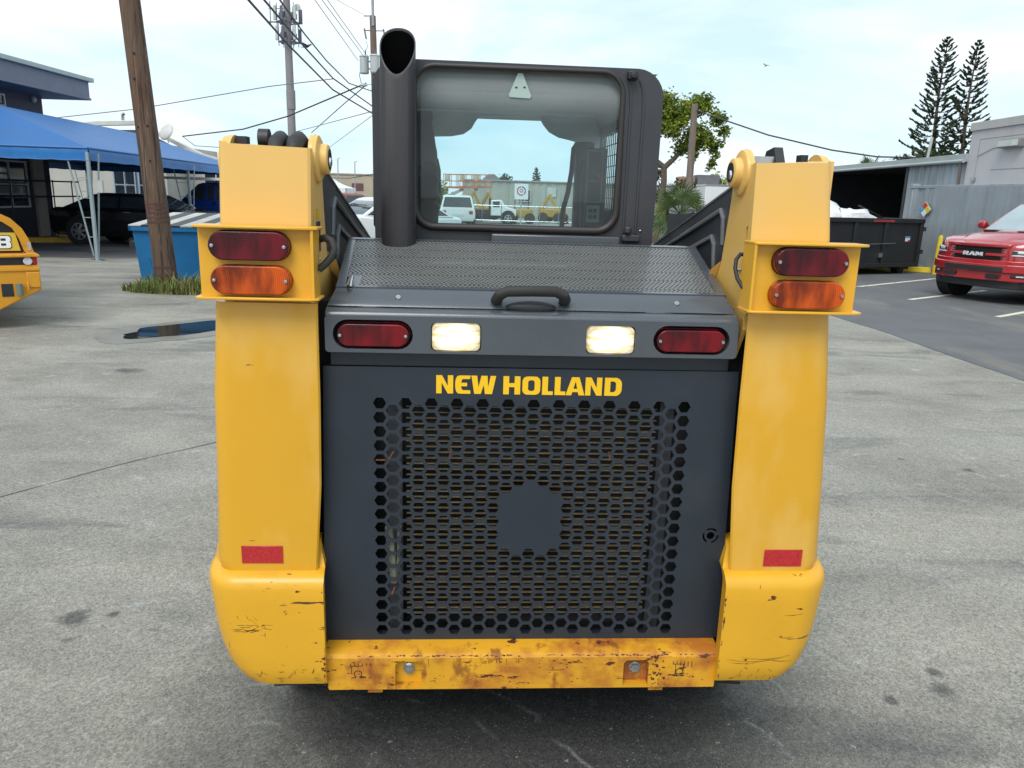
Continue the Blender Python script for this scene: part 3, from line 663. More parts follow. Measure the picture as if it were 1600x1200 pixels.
    for mt, nm, cx, dz in ((RED, 'tail_light', (-.6485 if sx < 0 else .6175), .0385), (AMB, 'turn_signal', (-.6475 if sx < 0 else .6175), -.0365)):
        cz = zc+dz
        g = MB(); g.prism(stadium(cx, cz, .174, .063, 12), -.104, -.084, 'y'); g.prism(stadium(cx, cz, .177, .066, 12), -.084, -.078, 'y')
        t = g.build(nm, mt, LD, bevel=.008, seg=4, loc=(cx+.006*(-sx)*-1, -.09, cz)); t['label'] = ('dark red' if mt is RED else 'amber')+' oval lamp on the bracket'
        for s2 in (-1, 1):
            q = screw(t, cx+s2*.0775, -.1045, cz); q.location = -t.location
    # reflector
    cx = -.667 if sx < 0 else .657; cz = .717 if sx < 0 else .710
    g = MB(); g.box(cx-.0505, cx+.0505, -.0525, -.0506, cz-.0235, cz+.0235); g.build('reflector', REFL, LD, bevel=.0015)
    # hoses
    if sx < 0:
        g = MB(); g.tube([(-.521, -.01, 1.477), (-.512, -.015, 1.490), (-.497, -.022, 1.494), (-.480, -.03, 1.487), (-.474, -.036, 1.470), (-.480, -.04, 1.452), (-.495, -.045, 1.435), (-.508, -.05, 1.424)], .0088, 10); g.build('lamp_hose', RUB, LD)
    else:
        g = MB(); g.tube([(.500, .010, 1.478), (.486, .004, 1.480), (.474, -.004, 1.468), (.470, -.014, 1.448), (.473, -.026, 1.425), (.481, -.04, 1.408), (.49, -.05, 1.398)], .0048, 10); g.build('lamp_hose', RUB, LD)
    g = MB(); g.cyl((X(xi), .030, 1.44), (X(xi-.012), .030, 1.44), .006, .004, 10); g.build('grease_nipple', STEEL, up)
    # ---- hydraulic lines and pin showing above the tower
    if sx < 0:
        for cx, rr in ((-.607, .0255), (-.566, .0265)):
            g = MB(); g.tube([(cx, .0, 1.645), (cx, .002, 1.682), (cx, .02, 1.702), (cx, .06, 1.713), (cx, .11, 1.703), (cx, .15, 1.68), (cx, .17, 1.6)], rr*.72, 12); g.build('hydraulic_hose', RUB, LD)
        g = MB(); g.cyl((-.655, .06, 1.712), (-.632, .06, 1.712), .022, n=18); g.build('cylinder_eye', BLK, LD)
        g = MB(); g.box(-.71, -.685, .06, .09, 1.70, 1.716); g.build('grease_block', BLK, LD)
    else:
        g = MB(); g.prism([(.07, 1.69), (.10, 1.735), (.15, 1.728), (.17, 1.69)], .578, .600, 'x'); g.build('cylinder_eye', BLK, LD)
        g = MB(); g.box(.515, .58, .09, .11, 1.69, 1.712); g.build('steel_shim', STEEL, LD)
        g = MB(); g.box(.628, .645, .05, .08, 1.70, 1.716); g.build('grease_block', BLK, LD)
    # ---- lift arm running forward beside the cab, with pressed ribs
    ARM = mat('lift_arm_paint', (.040, .043, .050), .38, var=.12, vs=5, coat=.2)
    top = lambda y: 1.665-.245*(y-.14)
    arm = [(.14, top(.14)), (.30, top(.30)), (1.0, top(1.0)), (1.9, top(1.9)), (2.25, 1.05), (2.25, .55), (2.12, .55), (2.05, .95), (1.75, 1.02), (.9, 1.19), (.40, 1.32), (.14, 1.42)]
    g = MB(); g.plate(arm, [], .085, lambda u, v, w: (X(.575)+w, u, v))
    am = g.build('lift_arm', ARM, LD, bevel=.006)
    rib = mat('lift_arm_rib', (.12, .125, .13), .33, var=.1, coat=.3)
    for off, y0 in ((.045, .28), (.105, .34)):
        g = MB(); g.tube([(X(.531), y0, top(y0)-off-.10), (X(.529), y0+.005, top(y0)-off-.03), (X(.528), y0+.03, top(y0+.03)-off), (X(.528), 1.0, top(1.0)-off*.9), (X(.528), 1.85, top(1.85)-off*.8)], .007, 8); g.build('arm_rib', rib, am)
    g = MB(); g.bar((X(.533), .15, top(.15)+.001), (X(.533), 1.9, top(1.9)+.001), .006, .006); g.build('arm_edge', rib, am)
for sx in (-1, 1): loader_side(sx)

def loader_wheels():
    for sx in (-1, 1):
        for y in (.585, 1.60):
            g = MB(); cx = sx*.63; rings = []
            for rr, xo in ((.21, -.11), (.36, -.125), (.395, -.10), (.40, 0), (.395, .10), (.36, .125), (.21, .11)):
                rings.append([(cx+xo, y+rr*math.cos(2*math.pi*k/36), .40+rr*math.sin(2*math.pi*k/36)) for k in range(36)])
            g.loft(rings, caps=False)
            for k in range(22):
                a = 2*math.pi*k/22
                for s2 in (-1, 1):
                    aa = a+s2*.07; c0 = Vector((cx+s2*.055, y+.402*math.cos(aa), .40+.402*math.sin(aa))); g.bar(c0+Vector((-s2*.055, math.sin(a)*.03, -math.cos(a)*.03)), c0+Vector((s2*.06, -math.sin(a)*.03, math.cos(a)*.03)), .035, .010)
            w = g.build('tyre', RUB, LD)
            g = MB(); g.cyl((cx-.09, y, .40), (cx+.09, y, .40), .215, n=28); g.cyl((cx+sx*.09, y, .4), (cx+sx*.11, y, .4), .08, n=20); g.build('rim', YELB, w)
    g = MB(); g.box(-.46, .46, .05, 1.9, .30, .95); g.build('chassis', BLK, LD, bevel=.02)
    g = MB(); g.box(-.48, .48, 2.0, 2.2, .25, .7); g.build('front_coupler', BLK, LD, bevel=.02)
    # bucket carried low at the front
    g = MB(); prof = [(2.25, .75), (2.22, .20), (2.35, .10), (3.0, .10), (3.0, .115), (2.37, .12), (2.25, .22), (2.28, .75)]
    g.prism(prof, -.82, .82, 'x')
    for x in (-.82, .81): g.prism([(2.25, .75), (2.22, .2), (2.35, .1), (3.0, .1), (2.7, .5)], x, x+.012, 'x')
    g.build('bucket', BLK, LD)
loader_wheels()

def loader_cab():
    yb = .52
    x0, x1 = -.445, .390
    zt, zb = 1.973, 1.40
    # outline of the rear frame with rounded shoulders
    out = [(x0, zb)]+[(x1, zb), (x1+.004, 1.70)]+arc(x1-.075, zt-.085, .08, 0, 88, 7)+arc(x0+.075, zt-.083, .08, 92, 180, 7)+[(x0-.004, 1.70)]
    hole = rrect(-.330, .274, 1.504, 1.955, .060, 7)
    g = MB(); g.plate(out, [hole], .045, rear(yb+.022)); fr = g.build('cab_frame', CABG, LD, bevel=.012, seg=3)
    # rounded corner posts that turn to the sides
    for x, s2 in ((x0, -1), (x1, 1)):
        g = MB(); rings = []
        for z, inn in ((zb, 0), (1.70, 0), (1.80, .003), (1.87, .012), (1.92, .030), (1.95, .055), (1.962, .085)):
            cx = x-s2*(.055+inn*.2); ring = []
            for i in range(7):
                a = R(90*i/6); ring.append((cx+s2*(.055-inn*.8)*math.sin(a), yb+.060-.052*math.cos(a)-.004, z))
            ring += [(cx+s2*(.055-inn*.8), yb+.30, z), (cx-s2*.01, yb+.30, z), (cx-s2*.01, yb+.03, z)]
            rings.append(ring)
        g.loft(rings); g.build('corner_post', CABG, fr)
    for x in (.300, .338):      # pressed ridges right of the window
        g = MB(); g.tube([(x, yb-.0005, 1.50), (x, yb-.0005, 1.86), (x-.004, yb-.0005, 1.91), (x-.014, yb-.0005, 1.935)], .0045, 8); g.build('pressed_ridge', CABG, fr)
    # gasket
    ringc = rrect(-.330, .274, 1.504, 1.955, .060, 8); ringc.append(ringc[0]); ringc.append(ringc[1])
    g = MB(); g.tube([(p[0], yb-.004, p[1]) for p in ringc], .01, 10, caps=False, rs=[.0075+.0045*min(1, max(0, (1.75-p[1])/.2)) for p in ringc]); g.build('window_gasket', GASK, fr)
    # glass, a little bowed at the top
    rings = []
    for i in range(13):
        t = i/12; z = 1.503+t*.453; yy = yb+.010+max(0, t-.72)**2*.30
        rings.append([(-.331, yy, z), (-.02, yy-.004, z), (.275, yy, z)])
    g = MB(); g.loft(rings, closed=False); g.build('rear_window', WGL, LD, recalc=False)
    # triangular sticker on the glass
    tri = [(-.058, 1.884), (-.055, 1.878), (.004, 1.876), (.008, 1.883), (-.019, 1.944), (-.033, 1.944)]
    g = MB(); g.plate(tri, [[(-.040, 1.902), (-.033, 1.902), (-.033, 1.907), (-.040, 1.907)], [(-.016, 1.903), (-.009, 1.903), (-.009, 1.908), (-.016, 1.908)]], .0006, rear(yb+.006)); g.build('triangle_sticker', mat('sticker_pale', (.36, .46, .43), .5, var=.05), LD)
    # roof, sides, floor
    g = MB(); rf = [(x0+.06, 1.955), (x1-.06, 1.955), (x1-.02, 1.93), (x1, 1.88), (x1-.03, 1.88), (x1-.05, 1.925), (x0+.05, 1.925), (x0+.03, 1.88), (x0, 1.88), (x0+.02, 1.93)]
    g.prism(rf, yb+.30, 1.74, 'y'); g.box(x0+.06, x1-.06, yb+.06, yb+.31, 1.945, 1.963); g.build('cab_roof', CABG, LD, bevel=.01)
    LIN = mat('headliner', (.62, .63, .63), .8, var=.08, vs=9, bump=.1, bs=60)
    # header lining above the front opening with its cut-out
    yh = 1.50
    hd = [(-.41, 1.93), (-.41, 1.83), (-.33, 1.828), (-.245, 1.832), (-.195, 1.842), (-.162, 1.865), (-.146, 1.893), (-.135, 1.908), (-.118, 1.914), (.085, 1.922), (.112, 1.920), (.122, 1.912), (.135, 1.890), (.16, 1.862), (.20, 1.842), (.25, 1.832), (.275, 1.826), (.295, 1.812), (.30, 1.80), (.40, 1.80), (.40, 1.93)]
    g = MB(); g.plate(hd, [], .03, rear(yh)); g.build('front_header', LIN, LD, bevel=.006)
    # lining that slopes down from the rear window to the header
    g = MB(); g.add([(-.42, yb+.05, 1.962), (.385, yb+.05, 1.962), (.40, yh-.02, 1.921), (-.41, yh-.02, 1.921)], [(0, 1, 2, 3)]); g.build('headliner', LIN, LD)
    INN = mat('cab_interior', (.050, .055, .062), .7, var=.15, vs=6)
    for x, s2 in ((x0+.012, -1), (x1-.012, 1)):
        hole = [[(.80, 1.36), (1.66, 1.36), (1.66, 1.85), (.80, 1.85)]]
        g = MB(); g.plate([(yb+.06, .95), (1.74, .95), (1.74, 1.92), (yb+.06, 1.92)], hole, .02, lambda u, v, w: (x+w, u, v)); sd = g.build('cab_side', INN, LD)
        g = MB()
        for k in range(22): g.box(x-.002, x+.002, .80+k*.04, .804+k*.04, 1.36, 1.85)
        for k in range(13): g.box(x-.003, x+.001, .80, 1.66, 1.36+k*.04, 1.363+k*.04)
        q = g.build('side_guard', BLK, sd); q['kind'] = 'stuff'
    # front posts; the right one is broad and carries the switches
    g = MB(); g.box(-.415, -.345, 1.66, 1.74, .95, 1.86); g.build('front_post', INN, LD, bevel=.01)
    g = MB(); g.box(.302, .372, 1.68, 1.74, .95, 1.86); g.build('front_post', INN, LD, bevel=.01)
    g = MB(); g.box(.215, .40, 1.10, 1.16, 1.30, 1.462); g.box(.25, .40, 1.08, 1.14, 1.43, 1.56); g.build('console', INN, LD, bevel=.01)
    cs = MB(); cs.box(.255, .325, 1.02, 1.05, 1.49, 1.775); con = cs.build('switch_panel', INN, LD, bevel=.004)
    g = MB(); g.box(.259, .307, 1.012, 1.016, 1.515, 1.575); g.build('button_plate', mat('plate_grey', (.26, .28, .28), .5, var=.05), con)
    for a in (0, 1):
        for b_ in (0, 1):
            g = MB(); g.box(.268+a*.017, .279+a*.017, 1.007, 1.0115, 1.528+b_*.022, 1.541+b_*.022); g.build('button', BLK, con)
    g = MB()
    for xx in (.257, .309): g.box(xx-.0014, xx+.0014, 1.010, 1.013, 1.585, 1.765)
    for zz in (1.585, 1.66, 1.765): g.box(.2584, .3076, 1.010, 1.013, zz-.0014, zz+.0014)
    g.build('display_bezel', mat('bezel_grey', (.2, .22, .23), .4), con)
    g = MB(); g.sphere((.297, 1.012, 1.677), .007, .004, .007, 12, 8); g.build('indicator', mat('indicator_red', (.5, .01, .015), .2, coat=1), con)
    g = MB(); g.tube([(.205, 1.30, 1.46), (.208, 1.30, 1.55), (.225, 1.30, 1.62), (.236, 1.30, 1.70), (.240, 1.30, 1.788), (.248, 1.30, 1.802), (.31, 1.30, 1.806)], .010, 8); g.box(.242, .32, 1.29, 1.31, 1.775, 1.81); g.build('door_post', INN, LD)
    g = MB(); g.tube([(.262, 1.15, 1.47), (.250, 1.15, 1.50), (.247, 1.15, 1.60), (.248, 1.15, 1.69), (.256, 1.15, 1.725), (.276, 1.15, 1.742), (.32, 1.15, 1.745)], .0085, 8); g.build('lap_bar', BLK, LD)
    g = MB(); g.tube([(.175, 1.2, 1.455), (.20, 1.2, 1.50), (.22, 1.2, 1.505)], .004, 6); g.build('control_cable', BLK, LD)
    # left: bellows boot and grab loop
    g = MB(); pts = []; rs = []
    for i in range(26):
        t = i/25; pts.append((-.348+.030*math.sin(t*2.4)-.006*t, .86+.02*t, 1.42+.44*t)); rs.append((.072-.040*t)+(.006*math.sin(i*2.6) if 7 < i < 19 else 0)+(.008 if i > 23 else 0))
    g.tube(pts, .05, 12, rs=rs); g.build('rubber_boot', RUB, LD)
    g = MB(); g.tube([(-.33, 1.0, 1.50), (-.305, 1.0, 1.515), (-.282, 1.0, 1.545), (-.276, 1.0, 1.60), (-.277, 1.0, 1.68), (-.285, 1.0, 1.715), (-.305, 1.0, 1.737), (-.335, 1.0, 1.745)], .0085, 10); g.build('grab_loop', BLK, LD)
    # base ledge of the cab and bits on it
    g = MB(); g.box(-.10, .285, yb-.035, yb-.005, 1.452, 1.489); g.build('cab_ledge', GREYL, LD, bevel=.004)
    g = MB(); g.box(.295, .350, yb-.02, yb-.004, 1.475, 1.496); g.cyl((.31, yb-.02, 1.50), (.31, yb-.02, 1.52), .012, n=12); g.build('hinge', CABG, LD, bevel=.004)
    g = MB(); g.sphere((.352, yb-.002, 1.508), .004, .003, .004, 8, 6); g.build('rivet', STEEL, LD)
    # little lamp on the roof corner
    g = MB(); g.box(.283, .312, yb-.028, yb+.01, 1.935, 1.958); g.cyl((.298, yb-.028, 1.945), (.298, yb-.034, 1.945), .009, n=12); g.build('roof_sensor', BLK, LD, bevel=.004)
    # exhaust stack, cut off at a slant
    EX = mat('exhaust_paint', (.026, .024, .027), .5, var=.15, vs=3, bump=.05, bs=150, spots=[((.16, .15, .15), 70, .76, .02)])
    cx, cy, rr = -.3685, .43, .0490
    g = MB(); n = 32; rings = []; 
    prof = lambda k: (math.copysign(abs(math.cos(k))**.94, math.cos(k)), math.copysign(abs(math.sin(k))**.94, math.sin(k)))
    cut = lambda y: 1.892+.150*max(0, (y-(cy-rr))/(2*rr))**.66
    for r_, zz in ((rr, 'b'), (rr, 't'), (rr*.93, 't'), (rr*.93, 'd')):
        ring = []
        for k in range(n):
            c_, s_ = prof(2*math.pi*k/n); x = cx+r_*c_; y = cy+r_*s_
            z = 1.40 if zz == 'b' else (cut(y) if zz == 't' else 1.70); ring.append((x, y, z))
        rings.append(ring)
    g.loft(rings, caps=False); g.add(rings[-1], [tuple(range(n))]); ex = g.build('exhaust_stack', EX, LD)
    g = MB(); g.loft([[(cx+rr*.925*prof(2*math.pi*k/n)[0], cy+rr*.925*prof(2*math.pi*k/n)[1], cut(cy+rr*.925*prof(2*math.pi*k/n)[1])-.004) for k in range(n)], [(cx+rr*.92*prof(2*math.pi*k/n)[0], cy+rr*.92*prof(2*math.pi*k/n)[1], 1.702) for k in range(n)]], caps=False); g.build('soot_lining', mat('soot', (.003, .003, .003), .95, spec=0), ex)
    # mirror / side guard bracket left of the cab
    g = MB(); g.tube([(-.452, .62, 1.49), (-.459, .62, 1.50), (-.459, .62, 1.635), (-.452, .62, 1.64)], .0035, 6); g.build('side_handle', BLK, LD)
loader_cab()

# ------------------------------------------------------------------ left: pole, bin, tent, house
WOOD = mat('pole_wood', (.105, .066, .044), .85, var=.35, vs=9, bump=.6, bs=60, stretch=(3, 3, .25), spots=[((.028, .016, .012), 6, .54, .06, (4, 4, .12), .9), ((.24, .19, .15), 6, .58, .10, (5, 5, .2), .7), ((.14, .05, .03), 1.2, .5, .2, (1, 1, .6), .6)])
WOODB = mat('pole_band', (.085, .040, .030), .8, var=.3, vs=14)
def wood_pole():
    t = thing('utility_pole', 'leaning weathered brown wooden pole standing before the blue bin', 'pole', (-5.47, 12.08, 0))
    g = MB(); P = []; rs = []
    for i in range(40):
        z = 10*i/39; P.append((-.055*z, 0, z-.02)); rs.append(.168-.0055*z+.006*noise.noise((0, 0, z*2)))
    g.tube(P, .16, 20, rs=rs); g.build('pole_shaft', WOOD, t)
    for z in (.24, .36, 1.05, 1.12, 1.19, 1.26, 1.32):
        g = MB(); x = -.055*z; g.cyl((x, 0, z-.018), (x-.002, 0, z+.018), .172-.0055*z, n=20); g.build('metal_band', WOODB, t)
    for z, a in ((2.45, -60), (2.43, -110), (3.1, -95), (3.45, -80), (1.95, -70)):
        g = MB(); x = -.055*z; q = R(a); g.cyl((x+.14*math.cos(q), .14*math.sin(q), z), (x+.163*math.cos(q), .163*math.sin(q), z), .016, n=8); g.build('bolt_hole', BLKD, t)
wood_pole()
GRASS = mat('dry_grass', (.13, .17, .04), .8, var=.5, vs=5, spots=[((.24, .19, .07), 2.2, .5, .2, None, .8)])
def grass(name, c, rx, ry, n, hmax, seed):
    rnd = random.Random(seed); g = MB(); V = []; F = []
    for i in range(n):
        a = rnd.random()*6.283; r = math.sqrt(rnd.random()); x = c[0]+rx*r*math.cos(a); y = c[1]+ry*r*math.sin(a)
        
        d_ = .5+.5*noise.noise((x*2.2, y*2.2, 4.0)); 
        if rnd.random() > d_*1.5-.12: continue
        h = hmax*(1-.6*r)*(.2+rnd.random()**2*1.0)*(.5+d_); lean = rnd.random()*h*.8; b = rnd.random()*6.283; w = .006+rnd.random()*.008
        o = len(V); dx, dy = math.cos(b), math.sin(b)
        V += [(x-dy*w, y+dx*w, 0), (x+dy*w, y-dx*w, 0), (x+dx*lean*.4+dy*w*.7, y+dy*lean*.4-dx*w*.7, h*.6), (x+dx*lean*.4-dy*w*.7, y+dy*lean*.4+dx*w*.7, h*.6), (x+dx*lean, y+dy*lean, h*(.75+.3*rnd.random()))]
        F += [(o, o+1, o+2, o+3), (o+3, o+2, o+4)]
    g.add(V, F); return tag(g.build(name, GRASS, recalc=False), kind='stuff')
grass('grass', (-5.15, 11.95), .95, .42, 3800, .42, 3)
tag(bpy.data.objects['grass'], 'tuft of dry grass growing round the foot of the leaning pole', 'grass')

BINB = mat('bin_blue', (.008, .135, .33), .5, var=.12, vs=3, bump=.05, bs=40, spots=[((.02, .03, .05), 9, .66, .03, (1, 1, .6), .8), ((.05, .22, .40), 3, .55, .2, (1, 1, .3), .4)])
def blue_bin():
    t = thing('waste_bin', 'bright blue steel waste bin with striped lids behind the leaning pole', 'dumpster', (-5.1, 13.9, 0), R(3))
    g = MB()
    ring = lambda z, hx, y0, y1: [(-hx, y0, z), (hx, y0, z), (hx, y1, z), (-hx, y1, z)]
    g.loft([ring(.03, 1.27, -.82, .7), ring(.90, 1.33, -.90, .75)]); b = g.build('bin_body', BINB, t, bevel=.01)
    g = MB(); g.box(-1.37, 1.37, -.94, -.90, .86, .93); g.box(-1.37, -1.33, -.94, .78, .86, .93); g.box(1.33, 1.37, -.94, .78, .86, .93); g.build('rim', BINB, t)
    for s in (-1, 1):
        g = MB(); g.box(s*1.45-.07, s*1.45+.07, -.6, .3, .55, .66); g.build('lift_sleeve', BLK, t)
    WH = mat('lid_white', (.42, .42, .40), .6, var=.2, vs=5); 
    n = 13
    for k in range(n):
        x = -1.36+2.72*k/n; w = 2.72/n
        g = MB(); sl = .10; z0, z1 = .935, 1.10
        g.add([(x, -.95, z0), (x+w*.96, -.95, z0), (x+w*.96+sl, .75, z1), (x+sl, .75, z1), (x, -.95, z0+.02), (x+w*.96, -.95, z0+.02), (x+w*.96+sl, .75, z1+.02), (x+sl, .75, z1+.02)], [(0, 1, 2, 3), (4, 7, 6, 5), (0, 4, 5, 1), (1, 5, 6, 2), (2, 6, 7, 3), (3, 7, 4, 0)])
        g.build('lid_slat', WH if k % 2 == 0 else BLK, t)
    for x in (-1.0, 1.0):
        for y in (-.6, .5): g = MB(); g.cyl((x-.03, y, .06), (x+.03, y, .06), .06, n=14); g.build('castor', BLK, t)
blue_bin()

TENT = mat('tent_blue', (.004, .105, .33), .5, var=.10, vs=1.2, bump=.25, bs=2.2, coat=.0)
TPOST = mat('tent_post_paint', (.24, .30, .32), .45, var=.1)
def tent():
    t = thing('canopy_tent', 'large blue canopy tent with lattice legs over the parking spaces at left', 'tent', (-8.85, 16.4, 0))
    u = Vector((-.11, .994, 0)); v = Vector((-.994, -.11, 0)); Z = lambda z: Vector((0, 0, z))
    Lg, Wd, ze, zr = 13.5, 5.6, 2.30, 3.28
    P = lambda a, b, z: u*a+v*b+Z(z)
    c = [P(0, 0, ze), P(Lg, 0, ze), P(Lg, Wd, ze), P(0, Wd, ze)]; r0, r1 = P(2.2, 2.9, zr), P(Lg-2.4, 2.9, zr)
    g = MB()
    def fan(A, B, C, D, n=10):      # a roof face, sagging a little between the frame
        V = []; F = []
        for i in range(n+1):
            for j in range(n+1):
                a = A.lerp(B, i/n); b = D.lerp(C, i/n); p = a.lerp(b, j/n); p = p-Z(.07*math.sin(math.pi*i/n)*math.sin(math.pi*j/n)); V.append(p)
        for i in range(n):
            for j in range(n): k = i*(n+1)+j; F.append((k, k+n+1, k+n+2, k+1))
        g.add(V, F)
    fan(c[0], c[1], r1, r0); fan(c[1], c[2], r1, r1); fan(c[2], c[3], r0, r1); fan(c[3], c[0], r0, r0)
    g.build('canopy', TENT, t, recalc=False)
    for i in range(4):
        A, B = c[i], c[(i+1) % 4]; g = MB(); d = (B-A).normalized(); out = Vector((d.y, -d.x, 0))
        n = 40; rings = []
        for k in range(n+1):
            p = A.lerp(B, k/n); s = .012*math.sin(k*1.9); z2 = -.24-.015*abs(math.sin(k*.9))
            rings.append([p+Z(.005)+out*.0, p+Z(-.06)+out*(.02+s*.3), p+Z(-.13)+out*(.015+s), p+Z(z2)+out*(.02+s)])
        g.loft(rings, closed=False); va = g.build('valance', mat('valance_blue', (.008, .135, .40), .5, var=.12, vs=3, bump=.15, bs=4), t, recalc=False)
        g = MB(); g.tube([r[0]+out*.012-Z(.01) for r in rings], .022, 6); g.tube([r[3] for r in rings], .010, 6); g.build('hem', TENT, va)
    for i, (a, b) in enumerate(((0, .02), (Lg*.5, .02), (Lg, 0), (Lg, Wd), (Lg*.5, Wd), (0, Wd))):
        p = P(a, b, 0); g = MB(); g.bar(p+Z(.03), p+Z(2.22), .06); leg = g.build('tent_leg', TPOST, t)
        for q in (v*.42, -u*.0-v*.12+u*.25):
            g = MB(); g.tube([p+Z(.10)+q*.15, p+q+Z(2.2)], .018, 8); g.build('brace_tube', TPOST, leg)
        g = MB()
        for z in (.5, .9, 1.3, 1.7): f = .15+.85*(z-.1)/2.1; g.bar(p+v*.42*f+Z(z), p+Z(z), .016); 
        g.build('rung', TPOST, leg)['kind'] = 'stuff'
        g = MB(); g.box(p.x-.12, p.x+.12, p.y-.10, p.y+.10, 0, .03); g.build('foot_plate', STEEL, leg)
    g = MB()
    for a in (.08, Lg-.08): g.bar(P(a, .1, ze-.05), P(a, Wd-.1, ze-.05), .05)
    for b in (.08, Wd-.08): g.bar(P(.1, b, ze-.05), P(Lg-.1, b, ze-.05), .05)
    g.build('eave_frame', BLK, t)
    p = P(0.0, -.10, 1.55); g = MB(); g.box(p.x-.0, p.x+.14, p.y-.03, p.y+.03, 1.42, 1.66); g.build('meter_box', mat('box_grey', (.40, .42, .40), .5), t)
tent()

WALLP = mat('stucco_mauve', (.105, .095, .125), .85, var=.1, vs=2, bump=.3, bs=50)
WALLD = mat('stucco_navy', (.045, .048, .075), .85, var=.15, vs=2, bump=.3, bs=50)
TRIM = mat('fascia_grey', (.17, .185, .235), .6, var=.1, vs=2)
TRIML = mat('roof_edge', (.42, .48, .45), .5, var=.1)
WINF = mat('window_frame', (.50, .55, .56), .4, var=.08)
PANE = mat('window_pane', (.020, .026, .032), .05, var=.3, vs=2, spec=.8)
def window(parent, o, ax, w, h, mull=1, rail=1, fm=None, d=.06):
    """window lying in the plane through o spanned by ax (horizontal) and z; outward normal = ax x z turned"""
    ax = Vector(ax).normalized(); nrm = ax.cross(Vector((0, 0, 1))); o = Vector(o)
    f = MB()
    def bx(a0, a1, z0, z1, n0, n1, m):
        V = [o+ax*a+Vector((0, 0, z))+nrm*n for n in (n0, n1) for z in (z0, z1) for a in (a0, a1)]
        m.add(V, [(0, 1, 3, 2), (4, 6, 7, 5), (0, 4, 5, 1), (2, 3, 7, 6), (0, 2, 6, 4), (1, 5, 7, 3)])
    t = .05
    bx(0, w, 0, t, .0, d, f); bx(0, w, h-t, h, 0, d, f); bx(0, t, t, h-t, 0, d, f); bx(w-t, w, t, h-t, 0, d, f)
    for k in range(1, mull): bx(w*k/mull-t*.4, w*k/mull+t*.4, t, h-t, 0, d*.9, f)
    for k in range(1, rail): bx(t, w-t, h*k/rail-t*.35, h*k/rail+t*.35, 0, d*.8, f)
    win = f.build('window', fm or WINF, parent)
    for i in range(mull):
        for j in range(rail):
            p = MB(); bx(w*i/mull+t, w*(i+1)/mull-t, h*j/rail+t, h*(j+1)/rail-t, .012, .022, p); p.build('pane', PANE, win)
    return win
def left_house():
    t = thing('office_building', 'mauve two storey building with deep overhanging grey eave at far left', 'building', (-14.3, 24.2, 0))
    # long wall runs from the corner towards the camera along -y, facing +x
    g = MB(); g.box(-9, 0, -12, 0, 2.3, 4.05); g.build('upper_wall', WALLP, t)
    g = MB(); g.box(-9, 0, -12, 0, 0, 2.3); g.build('lower_wall', WALLD, t)
    g = MB(); g.box(-9.3, 1.18, -13, .60, 4.05, 4.12); g.box(-9.3, 1.15, -13, .57, 4.12, 4.58); ea = g.build('eave', TRIM, t, bevel=.01)
    g = MB(); g.box(-9.4, 1.26, -13.1, .70, 4.58, 4.70); g.build('roof_edge', TRIML, t, bevel=.01)
    window(t, (.003, -2.75, 3.30), (0, 1, 0), .95, .62, 1, 2)
    g = MB(); g.sphere((.10, -.55, 3.92), .07, .07, .09, 12, 8); g.build('wall_lamp', WINF, t)
    for y in (-9.4, -7.2, -5.0, -2.8):
        window(t, (.003, y, .86), (0, 1, 0), 1.6, 1.3, 2, 2)
    g = MB(); g.box(0.003, .10, -.95, -.45, 0, 2.3); g.build('corner_column', mat('column_beige', (.36, .33, .29), .8), t)
    # pipe rail and security bars in front of the windows
    for z in (1.18, 1.62): g = MB(); g.tube([(.35, -11, z), (.35, .9, z)], .022, 8); g.build('bar_rail', BLK, t)
    for k in range(12): g = MB(); g.tube([(.35, -10.5+k, 0), (.35, -10.5+k, 1.66)], .018, 6); g.build('bar_post', BLK, t)
left_house()
def wheel_stop(loc, rz, label):
    g = MB(); pr = [(-.09, 0), (.09, 0), (.07, .12), (.05, .14), (-.05, .14), (-.07, .12)]
    g.prism(pr, -.85, .85, 'x'); o = g.build('wheel_stop', mat('kerb_yellow', (.46, .27, .02), .7, var=.3, vs=8, spots=[((.2, .18, .14), 8, .6, .1)]), bevel=.01); o.location = loc; o.rotation_euler = (0, 0, rz); tag(o, label, 'wheel stop')
wheel_stop((-12.35, 21.2, .004), R(25), 'faded yellow wheel stop on the ground behind the black car')

